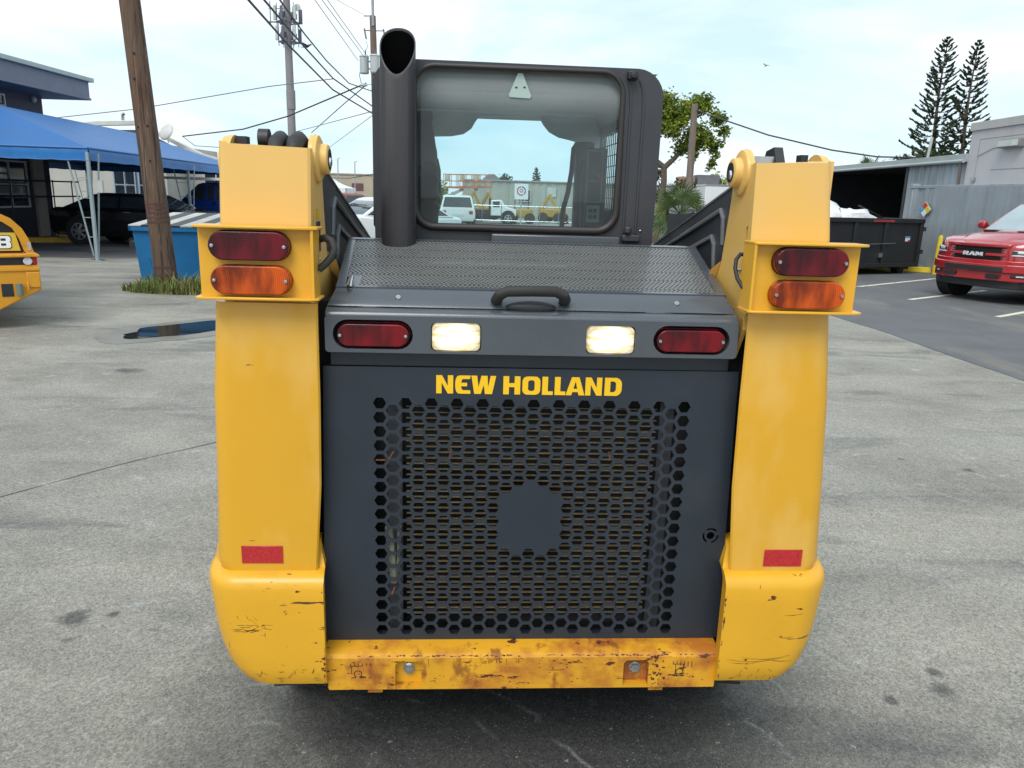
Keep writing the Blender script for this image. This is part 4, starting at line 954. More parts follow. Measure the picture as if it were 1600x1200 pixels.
def pale_house():
    t = thing('annex_building', 'pale low building with gabled white roof and a satellite dish', 'building', (-15, 34, 0))
    W = mat('render_cream', (.45, .44, .40), .8, var=.08, vs=1.5)
    g = MB(); g.box(-6, -.1, .06, 6, 0, 3.3); g.box(-.1, 3.2, 2, 6, 0, 2.3); g.build('wall', W, t)
    g = MB(); prof = [(-7, 3.35), (-2.6, 3.95), (-1.0, 4.02), (1.6, 2.80), (3.3, 2.42), (3.3, 2.55), (1.65, 2.94), (-1.0, 4.18), (-2.7, 4.10), (-7, 3.5)]
    g.prism(prof, -.5, -.1, 'y'); g.build('roof', mat('roof_white', (.55, .55, .52), .5, var=.08), t)
    g = MB(); g.prism([(-2.6, 3.3), (-1.0, 3.3), (1.3, 2.4), (1.3, 2.75), (-1.0, 3.85), (-2.6, 3.8)], 0, .05, 'y'); g.build('gable', mat('gable_teal', (.25, .27, .28), .8), t)  # gable wall in its own darker teal grey
    for x, w in ((-2.35, .95), (-1.28, .95)):
        window(t, (x, -.003, .9), (1, 0, 0), w, 1.35, 2, 2, mat('frame_blue', (.25, .36, .50), .4))
    window(t, (.75, 1.997, 1.55), (1, 0, 0), 1.1, .72, 2, 1)
    g = MB(); rings = []
    for j in range(6):
        r = .36*math.sin(R(90*j/5)); y = -.12*math.cos(R(90*j/5)); rings.append([(r*math.cos(2*math.pi*k/20), y, r*math.sin(2*math.pi*k/20)) for k in range(20)])
    g.loft(rings, caps=False); d = g.build('satellite_dish', mat('dish_grey', (.50, .50, .48), .5), t); d.location = (.55, -1.1, 3.72); d.rotation_euler = (R(-25), 0, R(-25))
    g = MB(); g.tube([(.55, -1.0, 3.3), (.55, -1.0, 3.7)], .03, 8); g.tube([(-1.3, -.9, 4.15), (-1.3, -.9, 4.35), (-1.22, -.9, 4.42)], .07, 10); g.build('roof_pipe', STEEL, t)
pale_house()

# ------------------------------------------------------------------ vehicles
TYRE = mat('tyre_rubber', (.018, .018, .019), .8, var=.2, vs=20)
RIMS = mat('alloy_rim', (.55, .56, .58), .3, .8, var=.1)
CGL = mat('car_glass', (.022, .030, .034), .04, var=.2, vs=2, spec=.9)
TAILR = mat('car_tail_red', (.35, .01, .012), .2, var=.1, coat=.5)
HEADL = mat('car_headlight', (.55, .57, .60), .1, var=.2, vs=20, coat=1)
def wheel(parent, x, y, r, side, w=.20, spokes=7, rim=None):
    g = MB(); rings = []
    for rr, yy in ((.60, -.5), (.93, -.5), (1, -.32), (1, .32), (.93, .5), (.60, .5)):
        rings.append([(x+rr*r*math.cos(2*math.pi*k/28), y+yy*w, r+rr*r*math.sin(2*math.pi*k/28)) for k in range(28)])
    g.loft(rings, caps=False); ty = g.build('tyre', TYRE, parent)
    g = MB(); g.cyl((x, y-w*.36, r), (x, y+w*.30*side, r), r*.60, n=24); g.build('hub_dark', BLK, ty)
    g = MB(); yo = y+side*w*.46; yi = y+side*w*.34
    outer = [(x+r*.66*math.cos(R(a)), r+r*.66*math.sin(R(a))) for a in range(0, 360, 12)]; inner = [(x+r*.57*math.cos(R(a)), r+r*.57*math.sin(R(a))) for a in range(0, 360, 12)]
    g.plate(outer, [inner], .02, lambda u, v, q: (u, yo+q, v))
    for k in range(spokes):
        a = 2*math.pi*k/spokes+.2; c, s_ = math.cos(a), math.sin(a)
        g.bar((x+r*.10*c, yo+side*.008, r+r*.10*s_), (x+r*.60*c, yo, r+r*.60*s_), r*.17, r*.17)
    g.cyl((x, yi, r), (x, yo+side*.012, r), r*.15, n=14); g.build('rim', rim or RIMS, ty)
def vehicle(label, cat, name, loc, rz, paint, L=4.5, W=1.8, hood=.95, roof=1.42, belt=.95, gh=(-1.6, -.9, .3, 1.0), kind='car', wr=.32, zb=.22, group=None, pillars=(-.3,), bed=False):
    t = thing(name, label, cat, loc, rz, group); hw = W/2; hl = L/2
    def ring(x, k, z0, z1):
        w = hw*k; return [(x, -w*.86, z0), (x, w*.86, z0), (x, w*.97, z0+.10), (x, w, z0+(z1-z0)*.55), (x, w*.965, z1-.08), (x, w*.84, z1), (x, -w*.84, z1), (x, -w*.965, z1-.08), (x, -w, z0+(z1-z0)*.55), (x, -w*.97, z0+.10)]
    g = MB(); b0 = belt if not bed else belt
    st = [(-hl, .80, zb+.18, b0-.14), (-hl+.05, .90, zb+.06, b0-.04), (-hl+.25, .97, zb, b0), (-hl*.5, 1, zb, b0), (gh[3]-.35, 1, zb, belt), (gh[3]+.05, 1, zb, hood+.02), (hl*.72, .98, zb, hood-.05), (hl-.22, .94, zb, hood-.13), (hl-.05, .86, zb+.05, hood-.22), (hl, .76, zb+.14, hood-.32)]
    if kind in ('suv', 'pickup'): st = [(-hl, .90, zb+.10, b0-.03), (-hl+.06, .97, zb, b0), (-hl*.5, 1, zb, b0), (gh[3]-.35, 1, zb, belt), (gh[3]+.05, 1, zb, hood+.02), (hl*.75, .99, zb, hood-.02), (hl-.12, .95, zb, hood-.06), (hl-.02, .90, zb+.04, hood-.14), (hl, .86, zb+.10, hood-.25)]
    g.loft([ring(*q) for q in st]); g.build('body', paint, t, ang=30)
    xb0, xt0, xt1, xb1 = gh; hb, ht = hw*.90, hw*.74
    yw = lambda z: hb+(ht-hb)*(z-belt)/(roof-belt)
    g = MB()
    def gr(x0, x1, z): w = yw(z); return [(x0, -w, z), (x1, -w, z), (x1, w, z), (x0, w, z)]
    zs = (belt-.03, belt+(roof-belt)*.5, roof-.05)
    lx = lambda z, a, b: a+(b-a)*(z-belt)/(roof-belt)
    g.loft([gr(lx(z, xb0, xt0), lx(z, xb1, xt1), z) for z in zs]+[[(xt0+.08, -ht*.88, roof), (xt1-.08, -ht*.88, roof), (xt1-.08, ht*.88, roof), (xt0+.08, ht*.88, roof)]])
    g.build('cabin', paint, t, bevel=.02, ang=30)
    # glass, each pane a piece a few mm proud of the cabin
    z0, z1 = belt+.02, roof-.09
    cuts = [None]+list(pillars)+[None]
    for s in (-1, 1):
        for i in range(len(cuts)-1):
            a0 = (lambda z, c=cuts[i]: lx(z, xb0, xt0)+.10 if c is None else c+.035); a1 = (lambda z, c=cuts[i+1]: lx(z, xb1, xt1)-.10 if c is None else c-.035)
            g = MB(); V = [(a0(z0), s*(yw(z0)+.006), z0), (a1(z0), s*(yw(z0)+.006), z0), (a1(z1), s*(yw(z1)+.006), z1), (a0(z1), s*(yw(z1)+.006), z1)]
            V2 = [(x, y-s*.02, z) for x, y, z in V]; g.add(V+V2, [(0, 1, 2, 3), (4, 7, 6, 5), (0, 4, 5, 1), (1, 5, 6, 2), (2, 6, 7, 3), (3, 7, 4, 0)]); g.build('side_window', CGL, t)
    for nm, a, b, dx in (('rear_screen', xb0, xt0, -.008), ('windscreen', xb1, xt1, .008)):
        g = MB(); V = [(lx(z0, a, b)+dx, -yw(z0)+.09, z0), (lx(z0, a, b)+dx, yw(z0)-.09, z0), (lx(z1, a, b)+dx, yw(z1)-.08, z1), (lx(z1, a, b)+dx, -yw(z1)+.08, z1)]
        V2 = [(x-dx*2.5, y, z) for x, y, z in V]; g.add(V+V2, [(0, 1, 2, 3), (4, 7, 6, 5), (0, 4, 5, 1), (1, 5, 6, 2), (2, 6, 7, 3), (3, 7, 4, 0)]); g.build(nm, CGL, t)
    for s in (-1, 1):
        g = MB(); g.box(-hl-.01, -hl+.14, s*hw*.72-.10, s*hw*.72+.10, b0-.32, b0-.14); g.build('tail_lamp', TAILR, t, bevel=.02)
        g = MB(); g.box(hl-.30, hl-.03, s*hw*.66-.16, s*hw*.66+.13, hood-.36, hood-.22); g.build('headlamp', HEADL, t, bevel=.03)
        g = MB(); g.box(gh[3]-.45, gh[3]-.30, s*hw*.98-.02, s*hw*.98+s*.16+.02, belt, belt+.13); g.build('wing_mirror', paint, t, bevel=.03)
        for x in (-hl*.60, hl*.62):
            g = MB(); g.cyl((x, s*hw*.70, wr+.02), (x, s*(hw+.004), wr+.02), wr*1.14, n=28); g.build('wheel_arch', BLKD, t)
            wheel(t, x, s*(hw-.085), wr, s)
    g = MB(); g.box(hl-.06, hl+.012, -hw*.40, hw*.40, hood-.40, hood-.24); g.build('grille', BLK, t)
    g = MB(); g.box(-hl-.012, -hl+.05, -.26, .26, zb+.22, zb+.34); g.build('number_plate', WINF, t)
    for s in (-1, 1): g = MB(); g.box(-.10, .06, s*(hw-.002)-.008, s*(hw-.002)+.008, belt-.10, belt-.07); g.build('door_handle', CHROME, t)
    return t
P_BLK = mat('car_black', (.006, .006, .007), .15, var=0, coat=1)
P_BLU = mat('truck_blue', (.006, .030, .20), .3, var=.05, coat=.6)
P_WHT = mat('car_white', (.70, .72, .72), .25, var=.02, coat=.6)
P_MAR = mat('car_maroon', (.20, .045, .045), .35, var=.05, coat=.5)
P_SIL = mat('car_silver', (.35, .37, .38), .3, .5, var=.05, coat=.5)
vehicle('black sedan with silver wheels parked under the blue tent', 'car', 'parked_car', (-10.2, 21.6, 0), R(-6), P_BLK, 4.7, 1.8, .98, 1.36, .96, (-1.9, -.95, .25, 1.1), wr=.34)
t = vehicle('blue pickup truck with a white ladder rack under the tent', 'truck', 'pickup_truck', (-9.6, 26.0, 0), R(176), P_BLU, 5.3, 1.9, 1.12, 1.72, 1.18, (-.45, -.25, .55, 1.1), 'pickup', .38, .34, pillars=(.0, .28))
g = MB(); g.box(-2.6, -.55, -.94, -.88, 1.12, 1.28); g.box(-2.6, -.55, .88, .94, 1.12, 1.28); g.box(-2.64, -2.56, -.94, .94, 1.12, 1.28); g.build('bed_rail', P_BLU, t)
g = MB(); g.box(-.6, 1.7, -.95, .95, 1.80, 1.88); g.build('ladder_rack', P_WHT, t)
g = MB(); g.bar((.7, -.85, 1.7), (.7, -.85, 1.82), .05); g.bar((-.3, -.85, 1.2), (-.3, -.85, 1.82), .05); g.build('rack_post', BLK, t)
vehicle('grey van seen under the edge of the blue tent beyond the blue truck', 'car', 'parked_car', (-9.4, 31.5, 0), R(170), P_SIL, 4.6, 1.8, 1.1, 1.75, 1.1, (-2.0, -1.8, .6, 1.2), 'suv', .34, .3)
vehicle('white sedan facing left between the left loader tower and the cab', 'car', 'parked_car', (-3.75, 21.6, 0), R(222), P_WHT, 4.5, 1.8, 1.0, 1.45, .98, (-1.85, -1.0, .25, 1.05), wr=.32)
vehicle('maroon van parked under the white party tent', 'van', 'parked_van', (-7.35, 33.5, 0), R(8), P_MAR, 4.6, 1.8, 1.0, 1.50, .95, (-2.15, -1.95, .8, 1.5), 'suv', .33, .28, pillars=(-.9, .1))
vehicle('white station wagon seen from behind through the cab window', 'car', 'parked_car', (-3.25, 41.5, 0), R(97), P_WHT, 4.6, 1.85, 1.0, 1.55, .95, (-2.2, -2.0, .5, 1.2), 'suv', .34, .3, pillars=(-.9, .1))

# ------------------------------------------------------------------ the second yellow machine at the left edge
ORY = mat('machine_orange', (.62, .27, .012), .38, var=.08, vs=4, coat=.3, bump=.04, bs=60, spots=[((.50, .15, .01), 3, .56, .14, None, .7), ((.12, .05, .02), 16, .68, .03)])
def backhoe():
    t = thing('wheel_loader', 'orange yellow wheel loader cut by the left edge, dark rear hood and round lamp', 'loader', (-6.055, 8.04, 0), R(37))
    hw = .93
    g = MB(); g.box(-hw+.02, hw-.02, .10, 1.6, .62, .80)
    cw = [(-hw, .70), (hw, .70), (hw, .42), (hw*.56, .215), (hw*.4, .16), (-hw*.4, .16), (-hw*.56, .215), (-hw, .42)]
    g = MB(); g.prism(cw, 0, .9, 'y'); g.build('counterweight', ORY, t, bevel=.015)
    for x in (-1, 1):
        g = MB(); g.box(x*.86-.065, x*.86+.065, -.018, 0, .45, .62); g.build('side_plate', ORY, t, bevel=.008)
    g = MB(); g.box(-hw, hw, -.015, 0, .635, .675); g.build('counterweight_lip', ORY, t, bevel=.006)
    g = MB(); g.box(.55, .66, -.004, .001, .36, .50); g.build('tow_socket', BLK, t)
    g = MB(); g.cyl((.715, -.03, .37), (.715, -.03, .50), .032, n=14); g.build('hitch_pin', mat('pin_green', (.13, .18, .14), .5), t)
    g = MB(); g.tube([(.795, -.02, .40), (.80, -.035, .43), (.80, -.035, .48), (.795, -.02, .51)], .010, 8); g.build('tie_loop', ORY, t)
    # lamp band
    g = MB(); g.box(-hw+.02, hw-.02, .02, .9, .70, .79); g.build('lamp_band', BLK, t)
    for x in (-1, 1):
        g = MB(); g.cyl((x*.825, -.012, .742), (x*.825, .03, .742), .045, n=24); g.build('round_lamp', HEADL, t, bevel=.008)
        g = MB(); g.box(x*.893-.022, x*.893+.022, -.008, .04, .705, .785); g.build('tail_lamp', TAILR, t, bevel=.006)
    # orange frame that arches over the dark hood
    def outl(k, z0): 
        pts = [(hw-.025-k*.8, z0), (hw-.04-k*.8, .86), (hw-.07-k*.8, .98), (hw-.125-k*.8, 1.10), (hw-.22-k*.7, 1.205-k*.35), (hw-.36-k*.5, 1.28-k*.7), (hw-.60-k*.3, 1.35-k*.9)]
        return pts+[(-x, z) for x, z in reversed(pts)]
    o, i = outl(0, .80), outl(.11, .83)
    g = MB(); g.plate(o, [i], .30, lambda u, v, w: (u, .16-w, v)); fr = g.build('hood_frame', ORY, t, bevel=.03, seg=3)
    g = MB(); g.prism(outl(.06, .80), .05, 1.4, 'y'); hd = g.build('rear_hood', mat('hood_panel_black', (.022, .022, .023), .25, var=.1, coat=.4), t, bevel=.01)
    g = MB(); g.prism([(-hw-.01, .785), (hw+.01, .785), (hw+.012, .812), (hw-.06, .835), (hw-.16, .82), (-hw+.16, .82), (-hw+.06, .835), (-hw-.012, .812)], -.03, .3, 'y'); g.build('hood_ledge', ORY, t, bevel=.01)
    g = MB(); g.prism(outl(.02, .80), .35, 2.2, 'y'); g.build('engine_cover', ORY, t, bevel=.03)
    # badge with raised letters
    g = MB(); sk = lambda x, z: (x+.02*(z-.95)*-4, z)
    q = [(-.775, .855), (.775, .855), (.740, 1.050), (-.740, 1.050)]; g.prism(q, .030, .048, 'y'); bad = g.build('badge', mat('badge_yellow', (.66, .42, .03), .4), t, bevel=.002)
    J_ = [(0, .25), (.0, .0+.08), (.08, 0), (.62, 0), (.75, .12), (.75, 1), (.3, 1), (.3, .78), (.46, .78), (.46, .22), (.26, .22), (.26, .34), (0, .34)]
    C_ = [(.12, 0), (0, .12), (0, .88), (.12, 1), (.72, 1), (.84, .88), (.84, .62), (.56, .62), (.56, .78), (.28, .78), (.28, .22), (.56, .22), (.56, .38), (.84, .38), (.84, .12), (.72, 0)]
    B_ = [(0, 0), (0, 1), (.74, 1), (.86, .88), (.86, .60), (.78, .5), (.86, .40), (.86, .12), (.74, 0)]; Bh = [[(.28, .20), (.28, .40), (.58, .40), (.58, .20)], [(.28, .60), (.28, .80), (.58, .80), (.58, .60)]]
    lh = .132
    for p, hs, ox in ((J_, [], .265), (C_, [], .410), (B_, Bh, .555)):
        for m_, sc, yy in ((BLK, 1.12, .027), (mat('letter_white', (.78, .78, .76), .5), 1.0, .024)):
            f = lambda q: (ox+(q[0]-.43)*sc*.158+.43*.158, .95+(q[1]-.5)*lh*sc)
            g = MB(); g.plate([f(q) for q in p], [[f(q) for q in h] for h in hs] if sc == 1.0 else [], .003, rear(yy)); g.build('letter' if sc == 1.0 else 'letter_outline', m_, bad)
    g = MB(); g.cyl((.52, .04, .84), (.52, .03, .84), .008, n=10); g.build('screw', STEEL, t)
    g = MB(); g.box(.835, .875, .004, .0105, .86, .95); 
    g.build('faded_sticker', mat('sticker_faded', (.40, .33, .25), .6, var=.4, vs=30), t)
    for x in (-.45, .45):
        for y in (2.2, 4.0):
            wheel(t, x, y, .45, 1 if x > 0 else -1, .32, 6, ORY)
    g = MB(); g.box(-.4, .4, .9, 3.2, .45, .9); g.build('chassis', BLK, t)
    g = MB(); g.box(-.48, .48, 1.9, 3.0, 1.2, 2.4); g.build('cab', BLK, t, bevel=.06)
    for x in (-.485, .485): g = MB(); g.box(x-.006, x+.006, 2.02, 2.85, 1.55, 2.25); g.build('cab_window', CGL, t)
backhoe()

# ------------------------------------------------------------------ right: shed, container, block building, skip, bollard
CORR = mat('corrugated_grey', (.30, .335, .365), .5, .2, var=.12, vs=1.2, spots=[((.20, .22, .235), 1.6, .50, .2, (3, 3, .35), .7), ((.44, .47, .48), 2.6, .60, .12, (4, 4, .3), .5), ((.20, .11, .06), 5, .72, .05, (1, 1, .4), .6)])
CORRS = mat('corrugated_pale', (.34, .38, .41), .5, .2, var=.15, vs=1.5, spots=[((.20, .23, .25), 2, .52, .15, (4, 4, .3), .8)])
FASC = mat('fascia_metal', (.36, .40, .40), .45, .2, var=.1, vs=2)
BLOCK = mat('block_paint', (.46, .445, .46), .85, var=.05, vs=1.5, bump=.15, bs=40, spots=[((.30, .29, .30), 1.2, .6, .15, (1, 1, .4), .6)])
def corrugated(p0, p1, z0, z1, pitch, depth, th=.03):
    p0 = Vector((*p0, 0)); p1 = Vector((*p1, 0)); d = p1-p0; L_ = d.length; d.normalize(); n = Vector((d.y, -d.x, 0))
    us = []; k = 0
    while k*pitch < L_:
        for f, o in ((0, 0), (.28, 0), (.5, 1), (.78, 1)):
            u = (k+f)*pitch
            if u <= L_: us.append((u, o*depth))
        k += 1
    us.append((L_, 0)); g = MB()
    lo = [p0+d*u-n*o for u, o in us]; hi = [p-n*th for p in lo]
    Z = lambda p, z: Vector((p.x, p.y, z))
    g.loft([[Z(p, z0) for p in lo], [Z(p, z1) for p in lo], [Z(p, z1) for p in hi], [Z(p, z0) for p in hi]], closed=False)
    return g
def shed():
    t = thing('storage_shed', 'open fronted dark metal shed with pale fascia behind the black skip', 'shed', (11.9, 24, 0))
    FX = 11.45-11.9
    g = MB(); g.box(FX-.02, FX+7, -3.55, 10, 2.84, 2.90); g.build('roof', BLK, t)
    g = MB(); g.box(FX-.10, FX-.02, -3.6, 10.1, 2.78, 2.98); fs = g.build('fascia', FASC, t, bevel=.005)
    g = MB(); g.cyl((FX-.14, -3.6, 2.80), (FX-.14, 10, 2.80), .045, n=10); g.build('gutter', FASC, t)
    g = MB(); g.cyl((FX-.12, -3.45, 2.75), (FX-.05, -3.42, .4), .04, n=10); g.build('downpipe', mat('downpipe_brown', (.12, .09, .085), .5), t)
    g = corrugated((FX+5.5-0, -3.5), (FX+5.5, 10), 0, 2.84, .5, .06); DK = mat('shed_inner', (.040, .042, .048), .85, var=.2, vs=2); g.build('back_wall', DK, t)
    for y in (9.9, -.6): g = MB(); g.box(FX+.1, FX+5.5, y, y+.1, 0, 2.84); g.build('side_wall', DK, t)
    for y in (-.45, 9.8): g = MB(); g.box(FX, FX+.14, y-.07, y+.07, 0, 2.84); g.build('post', BLK, t)
    g = corrugated((FX+.02, -.45), (FX+.02, -3.5), 1.2, 2.78, .34, .05); g.build('upper_sheeting', CORRS, t)
    g = MB(); g.box(FX+.3, FX+5.4, -3.5, -.6, .02, 1.95); g.build('stored_goods', BLKD, t)
shed()
def container():
    t = thing('shipping_container', 'grey corrugated steel container with a hazard diamond beside the shed', 'container', (10.49, 21.15, 0))
    g = corrugated((0, -.06), (.30, -6.2), .14, 2.10, .56, .06); g.build('side_panel', CORR, t)
    g = MB(); g.bar((.05, 0, 2.135), (.37, -6.25, 2.135), .12, .08); g.build('top_rail', CORR, t, bevel=.01)
    g = MB(); g.bar((.05, 0, .10), (.37, -6.25, .10), .12, .12); g.build('bottom_rail', CORR, t, bevel=.01)
    g = MB(); g.box(-.03, .12, -.10, .04, .04, 2.18); g.build('corner_post', CORR, t, bevel=.01)
    g = MB(); g.box(-.05, .14, -.12, .06, 2.10, 2.22); g.build('corner_casting', CORR, t, bevel=.01)
    g = MB(); g.box(.05, 2.4, -6.2, 0, .1, 2.12); g.build('container_body', CORR, t)
container()
def diamond():
    t = thing('hazard_sign', 'diamond hazard placard in blue, red, yellow and white on the grey container', 'sign', (10.465, 20.32, 1.575), R(2.8)); t.scale = (1, 1.5, 1)
    h = .185
    cols = (((.62, .05, .035), (0, h*.96), 'red'), ((.70, .58, .03), (h*.96, 0), 'y'), ((.72, .73, .72), (0, -h*.96), 'w'), ((.015, .25, .55), (-h*.96, 0), 'b'))
    g = MB(); g.prism([(0, h), (h, 0), (0, -h), (-h, 0)], 0, .006, 'x'); 
    g2 = MB(); g2.prism([(0, h+.012), (h+.012, 0), (0, -h-.012), (-h-.012, 0)], .001, .005, 'x'); g2.build('backing_plate', mat('placard_white', (.70, .70, .70), .5), t)
    # the wall faces -x; u runs along y, so the far side (towards +y) is at the left in the picture
    e = h*.5; q = {'red': [(0, h), (e, e), (0, 0), (-e, e)], 'w': [(0, -h), (e, -e), (0, 0), (-e, -e)], 'b': [(h, 0), (e, e), (0, 0), (e, -e)], 'y': [(-h, 0), (-e, e), (0, 0), (-e, -e)]}
    for c, _, k in cols:
        g = MB(); g.prism(q[k], -.004, 0, 'x'); g.build('colour_field', mat('placard_'+k, c, .45, var=.05), t)
    for k, (cy, cz) in (('b', (e, 0)), ('red', (0, e)), ('y', (-e, 0))):
        g = MB()
        if k == 'b': pts = [(.02, .03), (-.01, .035), (-.02, .015), (.015, -.03), (-.022, -.03)]
        elif k == 'red': pts = [(.018, .032), (-.018, .032), (0, .006), (-.018, -.012), (-.004, -.032), (.02, -.026)]
        else: pts = [(.012, .02), (0, .035), (0, -.035)]
        g.tube([(-.006, cy+a, cz+b) for a, b in pts], .0055, 6); g.build('digit', mat('placard_digit_'+k, {'b': (.6, .7, .8), 'red': (.25, .02, .02), 'y': (.40, .28, .02)}[k], .5), t)
diamond()
def block_building():
    t = thing('block_building', 'pale mauve grey block building with a flat parapet at far right', 'building', (11.42, 20.42, 0))
    g = MB(); g.box(0, 9, -14, 0, 0, 3.52); g.build('wall', BLOCK, t)
    g = MB(); g.box(-.04, 9, -14, .04, 3.52, 3.72); g.build('parapet', mat('parapet_paint', (.42, .41, .40), .8, var=.08, vs=1), t, bevel=.01)
    g = MB()
    for z in (2.55, ): g.box(-.004, 0, -3.5, -1.05, z-.008, z+.008)
    g.box(-.004, 0, -.42, -.405, 0, 3.3); g.box(-.004, 0, -3.5, -.42, 3.29, 3.305); g.build('wall_joint', mat('joint_grey', (.25, .245, .25), .9), t)
    g = MB(); g.box(-.16, -.002, -2.22, -1.42, 3.02, 3.22); l = g.build('wall_light', mat('light_housing', (.20, .20, .19), .5), t, bevel=.02)
    g = MB(); g.box(-.175, -.16, -2.18, -1.46, 3.05, 3.19); g.build('diffuser', mat('light_diffuser', (.55, .58, .55), .3), l)
    g = MB(); g.tube([(-.012, -.42, 2.4), (-.012, -.42, 2.9), (-.012, -1.0, 3.05), (-.012, -1.45, 3.1)], .008, 6); g.box(-.06, 0, -.50, -.34, 2.30, 2.38); g.build('conduit', STEEL, t)
block_building()
SKB = mat('skip_black', (.016, .017, .019), .45, var=.2, vs=3, bump=.08, bs=30, spots=[((.06, .045, .035), 6, .66, .05, (1, 1, .5), .8), ((.10, .10, .10), 4, .70, .02, (.3, 1, 6), .8)])
def skip():
    t = thing('roll_off_skip', 'long black roll off skip heaped with rubbish in front of the dark shed', 'dumpster', (9.98, 19.38, 0), R(205))
    # local +x runs along the box away from its hinged end; +y faces away from the camera side
    Lh, Wd = 6.0, 2.2
    g = MB(); g.box(0, Lh, -Wd+.06, -Wd, .20, 1.30); g.box(0, Lh, -.06, 0, .20, 1.30); g.box(.0, .06, -Wd+.07, -.07, .20, 1.30); g.box(Lh-.06, Lh, -Wd+.07, -.07, .2, 1.3); g.box(.06, Lh-.06, -Wd+.06, -.06, .20, .26)
    g.M = Matrix.Scale(-1, 4, (0, 1, 0))
    side = MB()
    for (a, b, c, d, e, f) in ((0, Lh, 0, .06, .20, 1.30), (0, Lh, Wd-.06, Wd, .20, 1.30), (0, .06, .061, Wd-.061, .20, 1.30), (Lh-.06, Lh, .061, Wd-.061, .2, 1.3), (.06, Lh-.06, .06, Wd-.06, .2, .26)): side.box(a, b, -d, -c, e, f)
    side.build('skip_wall', SKB, t)
    # the face towards the camera is local +y (rotated by ~205 degrees), so trim sits there
    f = MB(); f.box(-.03, Lh+.03, .001, .06, 1.24, 1.34); f.box(-.03, .05, -Wd, .06, 1.24, 1.34); f.build('top_rail', SKB, t, bevel=.008)
    f = MB(); f.box(-.02, Lh, .001, .05, .18, .28); f.build('bottom_rail', SKB, t, bevel=.008)
    for x in (.03, 1.25, 2.25, 3.3, 4.3): f = MB(); f.box(x-.05, x+.05, .001, .045, .28, 1.24); f.build('side_rib', SKB, t, bevel=.006)
    f = MB(); f.bar((.9, .05, .76), (2.3, .05, .72), .015); f.build('tarp_bar', STEEL, t)
    f = MB(); f.box(1.05, 1.75, .062, .066, 1.255, 1.305); f.build('red_strip', mat('strip_red', (.30, .03, .035), .5, var=.3, vs=20), t)
    f = MB(); f.box(.36, .52, .001, .006, .80, .92); lb = f.build('paper_label', mat('label_white', (.70, .70, .70), .6), t); 
    f = MB(); f.box(.36, .52, .006, .009, .88, .92); f.build('label_band', mat('label_blue', (.10, .25, .5), .6), lb)
    f = MB(); f.box(.36, .43, .006, .009, .80, .84); f.build('label_band', mat('label_red', (.5, .08, .05), .6), lb)
    for z in (.55, 1.10): f = MB(); f.cyl((-.05, .05, z-.05), (-.05, .05, z+.05), .035, n=10); f.build('hinge', SKB, t)
    f = MB(); f.box(1.30, 1.42, .001, .06, .42, .52); f.build('hook', STEEL, t)
    for x in (.35, 5.4):
        for y in (-.25, -1.9): f = MB(); f.cyl((x, y-.10, .115), (x, y+.10, .115), .115, n=18); w = f.build('roller', BLK, t); 
    f = MB(); f.box(.2, .5, -.40, -.05, .12, .20); f.build('roller_bracket', SKB, t)
skip()
BAG = mat('bag_white', (.62, .63, .66), .45, var=.15, vs=4, bump=.8, bs=7)
def lump(name, c, r, m, label, cat, seed, group=None):
    g = MB(); nu, nv = 18, 10; rings = []
    for j in range(nv+1):
        t = math.pi*(.03+.94*j/nv); ring = []
        for k in range(nu):
            a = 2*math.pi*k/nu; d = Vector((math.sin(t)*math.cos(a), math.sin(t)*math.sin(a), -math.cos(t))); k2 = 1+.35*noise.noise(d*1.6+Vector((seed, 0, 0)))+.12*noise.noise(d*5+Vector((seed, 3, 0))); ring.append((d.x*r[0]*k2, d.y*r[1]*k2, d.z*r[2]*k2))
        rings.append(ring)
    g.loft(rings); o = g.build(name, m); o.location = c; return tag(o, label, cat, group)
def sk(x, y, z): a = R(205); return (9.98+x*math.cos(a)-y*math.sin(a), 19.38+x*math.sin(a)+y*math.cos(a), z)
lump('rubbish_bag', sk(1.75, -.7, 1.27), (.62, .5, .30), BAG, 'crumpled white rubbish bag in the middle of the skip', 'bag', 2.0)
lump('rubbish_bag', sk(2.78, -.6, 1.30), (.45, .5, .42), BAG, 'bulging white rubbish bag beside the yellow loader tower', 'bag', 5.0)
lump('rubbish_bag', sk(2.3, -.8, 1.22), (.35, .4, .22), mat('bag_blue', (.16, .20, .42), .4, var=.2, vs=5, bump=.6, bs=8), 'small blue rubbish bag between the two white bags', 'bag', 8.0)
lump('rubbish_bag', sk(4.1, -1.0, 1.15), (.9, .8, .45), mat('bag_black', (.02, .02, .022), .35, var=.2, bump=.6, bs=8), 'black rubbish bag at the hidden end of the skip', 'bag', 11.0)
def plank(a, b, w, m, label):
    g = MB(); g.bar(a, b, w, .02); tag(g.build('scrap_board', m), label, 'board')
plank(sk(.75, -.4, 1.28), sk(1.55, -.6, 1.62), .10, SKB, 'dark scrap board leaning out of the skip behind the white bag')
plank(sk(2.75, -.9, 1.4), sk(2.25, -1.0, 1.98), .14, mat('board_grey', (.25, .25, .26), .6), 'grey scrap board sticking up near the loader tower')
plank(sk(2.55, -1.1, 1.4), sk(2.12, -1.1, 1.82), .10, mat('board_dark', (.06, .055, .06), .6), 'short dark scrap board beside the grey one')
